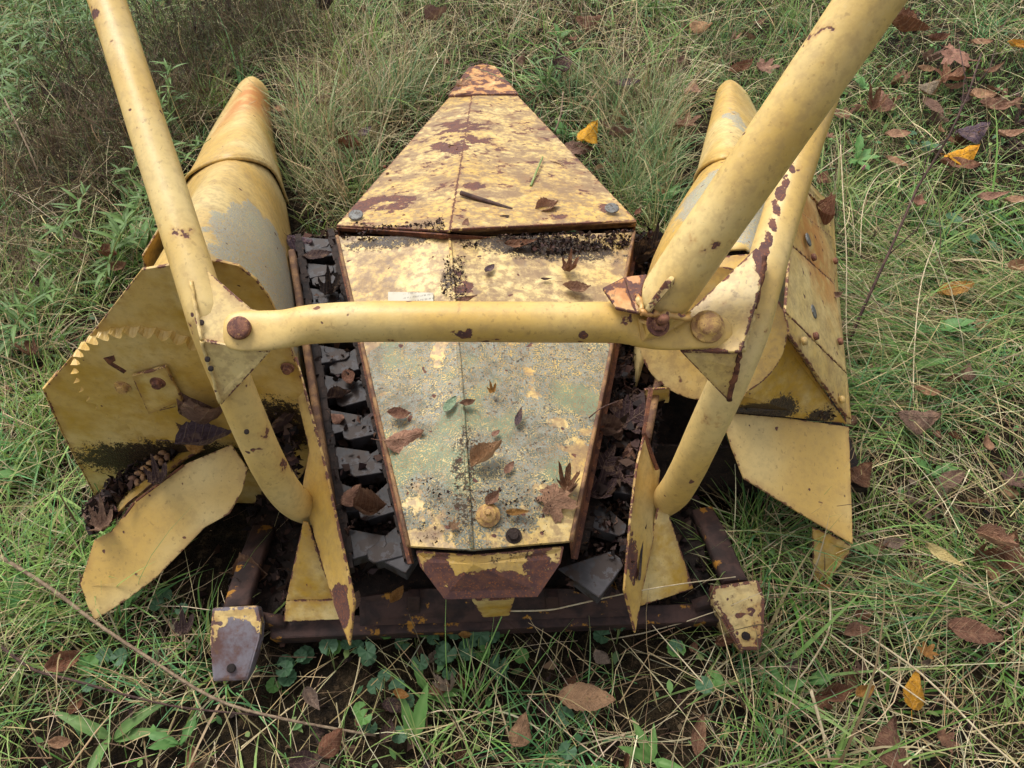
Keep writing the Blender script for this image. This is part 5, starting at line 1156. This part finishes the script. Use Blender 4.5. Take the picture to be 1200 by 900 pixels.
# tall leafy stems, upper left
for i, (px, py, h_, lean, az, where) in enumerate([(15, 110, .45, .35, 1.2, 'at the left edge near the top'), (45, 70, .42, .3, .4, 'in the top left corner'), (70, 120, .40, .4, 2.0, 'left of the left arm near the top'), (20, 30, .35, .3, .2, 'at the very top left'), (95, 40, .38, .3, 1.0, 'behind the left arm top'), (0, 180, .40, .5, .6, 'at the left edge above the brown brush'), (60, 10, .3, .3, 1.6, 'rising past the top edge'), (170, 300, .42, .8, .75, 'leaning over to the left snout skirt'), (120, 350, .45, .9, .72, 'slanting from the left toward the left snout'), (200, 210, .30, .4, 1.4, 'with pale buds beside the left snout'), (185, 250, .25, .5, .8, 'short and dense beside the left snout'), (165, 40, .3, .3, 1.2, 'right of the left arm top'), (640, 110, .2, .4, 1.0, 'thin and pale above the golden leaf'), (30, 150, .38, .45, .9, 'below the top left clump'), (5, 70, .42, .4, .3, 'halfway up the top left clump'), (75, 45, .40, .4, .8, 'in the middle of the top left clump'), (110, 85, .36, .5, 1.3, 'touching the left arm from behind'), (35, 5, .34, .4, .6, 'beyond the top left clump'), (150, 270, .34, .6, 1.0, 'left of the left snout skirt'), (135, 310, .30, .7, .5, 'low beside the left snout skirt'), (205, 180, .30, .4, 1.2, 'between the left arm and snout cone'), (60, 330, .30, .7, .8, 'in the straw at the left'), (10, 420, .28, .8, .4, 'at the left edge beside the end plate'), (1180, 20, .2, .5, 2.5, 'in the top right corner')]):
    g0 = gnd(px, py); r_ = plant('leafy_stem', 'green stem with narrow leaves ' + where, 'plant', g0, 'narrow-leaved stems')
    n_ = 9; pts = []
    for j in range(n_): t = j / (n_ - 1); pts.append(V3(math.cos(az) * h_ * math.sin(lean * (.5 + .6 * t)) * t, math.sin(az) * h_ * math.sin(lean * (.5 + .6 * t)) * t, h_ * t * math.cos(lean * t)))
    stem_mesh('stem', pts, .0026, .0012, M_STEM, r_)
    for j in range(34):
        t = random.uniform(.12, 1); k = t * (n_ - 1); a_ = pts[int(min(k, n_ - 2))].lerp(pts[int(min(k, n_ - 2)) + 1], k - int(min(k, n_ - 2)))
        put_leaf(r_, random.choice(GOLD), a_, j * 2.4 + random.uniform(-.3, .3), random.uniform(.1, .8), random.uniform(.055, .105) * (1.1 - .4 * t))
# dead brushy weeds
def brush(px, py, h_, label, mat, n1=7, n2=9, spread=.7, azb=None, group='dead brushy weeds', name='dead_weed', rr=.0022):
    g0 = gnd(px, py); r_ = plant(name, label, 'plant', g0, group); vs_, fs = [], []
    def tube(pts, r0, r1):
        n = len(pts); i0 = len(vs_)
        for i, p in enumerate(pts):
            t = (pts[min(i + 1, n - 1)] - pts[max(i - 1, 0)]).normalized(); sd = t.cross(V3(.3, .5, .8)).normalized(); u_ = sd.cross(t); r = r0 + (r1 - r0) * i / (n - 1)
            for a in range(4): vs_.append(p + sd * r * math.cos(a * 1.571) + u_ * r * math.sin(a * 1.571))
        for i in range(n - 1):
            for a in range(4): fs.append((i0 + i * 4 + a, i0 + i * 4 + (a + 1) % 4, i0 + i * 4 + 4 + (a + 1) % 4, i0 + i * 4 + 4 + a))
    for a in range(n1):
        az = random.uniform(0, 6.28) if azb is None else random.gauss(azb, .6); tl = abs(random.gauss(spread, .3)); L_ = h_ * random.uniform(.6, 1.15)
        d_ = V3(math.sin(tl) * math.cos(az), math.sin(tl) * math.sin(az), math.cos(tl)); b_ = V3(random.gauss(0, .03), random.gauss(0, .03), 0)
        main = [b_ + d_ * L_ * t + V3(0, 0, -.25 * L_ * t * t * tl) + V3(random.gauss(0, .006), random.gauss(0, .006), 0) * (t > 0) for t in (0, .2, .4, .6, .8, 1)]
        tube(main, rr, rr * .4)
        for s in range(n2):
            k = random.randint(1, 4); p = main[k].lerp(main[k + 1], random.random()); az2 = az + random.gauss(0, .9); tl2 = tl + random.gauss(0, .5); l2 = L_ * random.uniform(.12, .35)
            d2 = V3(math.sin(tl2) * math.cos(az2), math.sin(tl2) * math.sin(az2), math.cos(tl2)); q1 = p + d2 * l2
            tube([p, p.lerp(q1, .5) + V3(0, 0, .005), q1], rr * .45, rr * .2)
            for z_ in range(3):
                p3 = p.lerp(q1, random.uniform(.3, 1)); d3 = (d2 + V3(random.gauss(0, .7), random.gauss(0, .7), random.gauss(0, .5))).normalized(); tube([p3, p3 + d3 * l2 * .35], rr * .28, rr * .15)
    mesh_obj('twigs', vs_, fs, mat, r_, True, off=V3(0, 0, 0)); return r_
for a in [(90, 190, .30, 'dead brown brush left of the left arm', M_TWIG, 10, 10), (130, 240, .28, 'dead brown brush between the left arm and left snout', M_TWIGD, 10, 10), (50, 260, .28, 'dead grey brush at the left side', M_TWIG, 10, 9), (20, 330, .25, 'dead grey brush at the left edge', M_TWIG, 9, 9), (230, 70, .28, 'fine dark seed brush behind the left snout tip', M_TWIGD, 11, 12), (270, 40, .28, 'fine dark seed brush above the left snout tip', M_TWIGD, 11, 12), (330, 50, .26, 'fine olive seed brush right of the left snout tip', M_TWIG, 10, 12), (200, 110, .28, 'fine dark seed brush beside the left arm', M_TWIGD, 10, 12), (310, 10, .25, 'fine seed brush at the top above the left snout', M_TWIG, 9, 12), (850, 70, .14, 'small brown brush behind the right snout tip', M_TWIG, 9, 10), (990, 290, .12, 'small dark brush against the right flank', M_TWIGD, 7, 8), (160, 170, .32, 'dead brown brush just behind the left arm', M_TWIG, 12, 11), (225, 150, .26, 'dead olive brush against the left snout cone', M_TWIG, 11, 11), (110, 130, .32, 'dead dark brush left of the arm near the top', M_TWIGD, 12, 11), (180, 200, .26, 'dead dark brush between the arm and snout seam', M_TWIGD, 11, 10), (70, 220, .30, 'dead pale brush in the middle of the left side', M_TWIG, 13, 11), (250, 110, .24, 'dead brush touching the left snout tip', M_TWIG, 10, 12)]:
    brush(*a)
# green feathery filler among the brush
# dark bare weed standing on the right
bw = plant('bare_weed', 'dark bare branching weed stem standing right of the flank', 'plant', gnd(985, 425))
def bwp(px, py, z): return W(px, py, z) - bw.location
stem_mesh('stem', [V3(0, 0, 0), bwp(1010, 365, .10), bwp(1040, 300, .2), bwp(1075, 220, .30), bwp(1112, 160, .38), bwp(1135, 110, .45), bwp(1150, 62, .50)], .0050, .0022, M_TWIGD, bw)
stem_mesh('branch', [bwp(1040, 300, .2), bwp(1075, 268, .23), bwp(1095, 225, .28)], .0020, .0010, M_TWIGD, bw)
stem_mesh('branch', [bwp(1112, 160, .38), bwp(1085, 185, .36), bwp(1080, 215, .33)], .0020, .0010, M_TWIGD, bw)
stem_mesh('branch', [bwp(1135, 110, .45), bwp(1128, 75, .48), bwp(1122, 42, .50)], .0018, .0009, M_TWIGD, bw)
stem_mesh('branch', [bwp(1135, 110, .45), bwp(1160, 80, .5), bwp(1168, 48, .52)], .0018, .0009, M_TWIGD, bw)
stem_mesh('branch', [bwp(1120, 145, .40), bwp(1128, 118, .42), bwp(1130, 92, .45)], .0022, .0010, M_TWIGD, bw)
# sticks and stalks
def stick(name, label, pix, r0, r1, mat, cat='stick'):
    pts = cat_rom([W(*p) for p in pix], 4); o = sweep(name, pts, [r0 + (r1 - r0) * i / (len(pts) - 1) for i in range(len(pts))], mat, None, 8, V3(.2, .3, .9)); tag(o, label, cat); return o
stick('fallen_twig', 'long grey twig slanting past the left fender corner', [(0, 652, .06), (60, 690, .065), (110, 728, .07), (165, 765, .07), (250, 818, .06), (330, 842, .06), (440, 862, .04)], .0045, .0025, M_TWIG)
stick('fallen_twig', 'thin dark twig with knots below the left fender', [(0, 757, .06), (40, 785, .06), (85, 797, .07), (150, 815, .07), (220, 830, .06), (330, 840, .05)], .0032, .0018, M_TWIGD)
stick('pale_stalk', 'pale bent stalk lying across the rear frame', [(585, 716, .17), (640, 715, .18), (672, 709, .19), (735, 695, .22), (800, 684, .2), (862, 676, .19)], .0018, .0010, M_STALK, 'stalk')
stick('pale_stalk', 'long straight pale stalk at the lower right', [(1012, 742, .06), (1080, 790, .075), (1150, 860, .09), (1195, 900, .10)], .0022, .0018, M_STALK, 'stalk')
stick('pale_stalk', 'straight pale stalk crossing the golden torn leaf', [(968, 740, .06), (1030, 785, .09), (1088, 826, .10)], .0018, .0014, M_STALK, 'stalk')
stick('pale_stalk', 'short white stalk standing at the lower right', [(950, 808, .10), (962, 850, .07), (973, 892, .04)], .0034, .0028, M_STALK, 'stalk')
stick('pale_stalk', 'bent straw stalk below the right fender leg', [(972, 690, .06), (972, 735, .07), (955, 770, .06), (935, 797, .04)], .0022, .0016, M_STALK, 'stalk')
stick('pale_stalk', 'tall thin pale stalk standing right of the flank', [(985, 170, .35), (988, 230, .28), (992, 300, .20), (992, 390, .08), (1000, 450, .02)], .0014, .0018, M_STALK, 'stalk')
stick('pale_stalk', 'slanting pale stalk in the combed grass at right', [(1096, 282, .16), (1080, 330, .14), (1072, 400, .10), (1070, 470, .05)], .0014, .0018, M_STALK, 'stalk')
stick('pale_stalk', 'pale stalk looping over the grass right of the arm', [(1008, 300, .1), (1012, 240, .14), (1030, 205, .16), (1062, 190, .14), (1110, 168, .1)], .0014, .0012, M_STALK, 'stalk')
stick('pale_stalk', 'pale stalk leaning on the right arm', [(950, 208, .42), (975, 190, .36), (1000, 172, .28)], .0012, .0012, M_STALK, 'stalk')
stick('pale_stalk', 'grey stalk leaning at the left edge near the top', [(5, 115, .3), (40, 190, .2), (60, 250, .05)], .0024, .0030, M_TWIG, 'stalk')
stick('pale_stalk', 'pale stalk along the left snout tip', [(255, 192, .33), (262, 170, .32), (282, 130, .27), (300, 118, .24)], .0010, .0008, M_STALK, 'stalk')
stick('bark_strip', 'dark bark strip lying on the nose panel', [(540, 226, .408), (558, 232, .407), (580, 239, .405), (600, 246, .402)], .0068, .0055, M_TWIGD, 'bark')
stick('grass_snip', 'short green grass blade lying on the nose panel', [(636, 184, .30), (630, 198, .33), (622, 218, .355)], .0022, .0034, M_STEM, 'grass blade')
stick('fallen_twig', 'thin dark twig lying on the hood edge and right passage', [(690, 490, .40), (705, 478, .415), (725, 470, .40)], .0014, .0010, M_TWIGD)
stick('fallen_twig', 'short brown twig standing right of the nose panel', [(650, 155, .05), (657, 135, .08), (660, 108, .12)], .0034, .0028, M_TWIG)
# a single pink clover bloom
cb = plant('clover_bloom', 'small pink clover flower right of the right arm', 'flower', gnd(1012, 215)); tip = W(1012, 196, .08) - cb.location
stem_mesh('stem', [V3(0, 0, 0), tip * .5 + V3(.004, 0, .004), tip], .0012, .0010, M_STEM, cb)
M_PINK = simple('clover_pink', lin(186, 116, 140), lin(160, 80, 120), 200, .7, .8, .002)
vs_, fs = [], []
for i in range(60):
    zz = 1 - 2 * (i + .5) / 60; a = i * 2.4; r = math.sqrt(1 - zz * zz); d_ = V3(r * math.cos(a), r * math.sin(a), zz); sd = d_.cross(V3(.2, .3, .9)).normalized(); i0 = len(vs_)
    vs_ += [tip + d_ * .002 - sd * .0012, tip + d_ * .002 + sd * .0012, tip + d_ * .0085 + sd * .0008, tip + d_ * .0085 - sd * .0008]; fs.append((i0, i0 + 1, i0 + 2, i0 + 3))
mesh_obj('petals', vs_, fs, M_PINK, cb, off=V3(0, 0, 0))
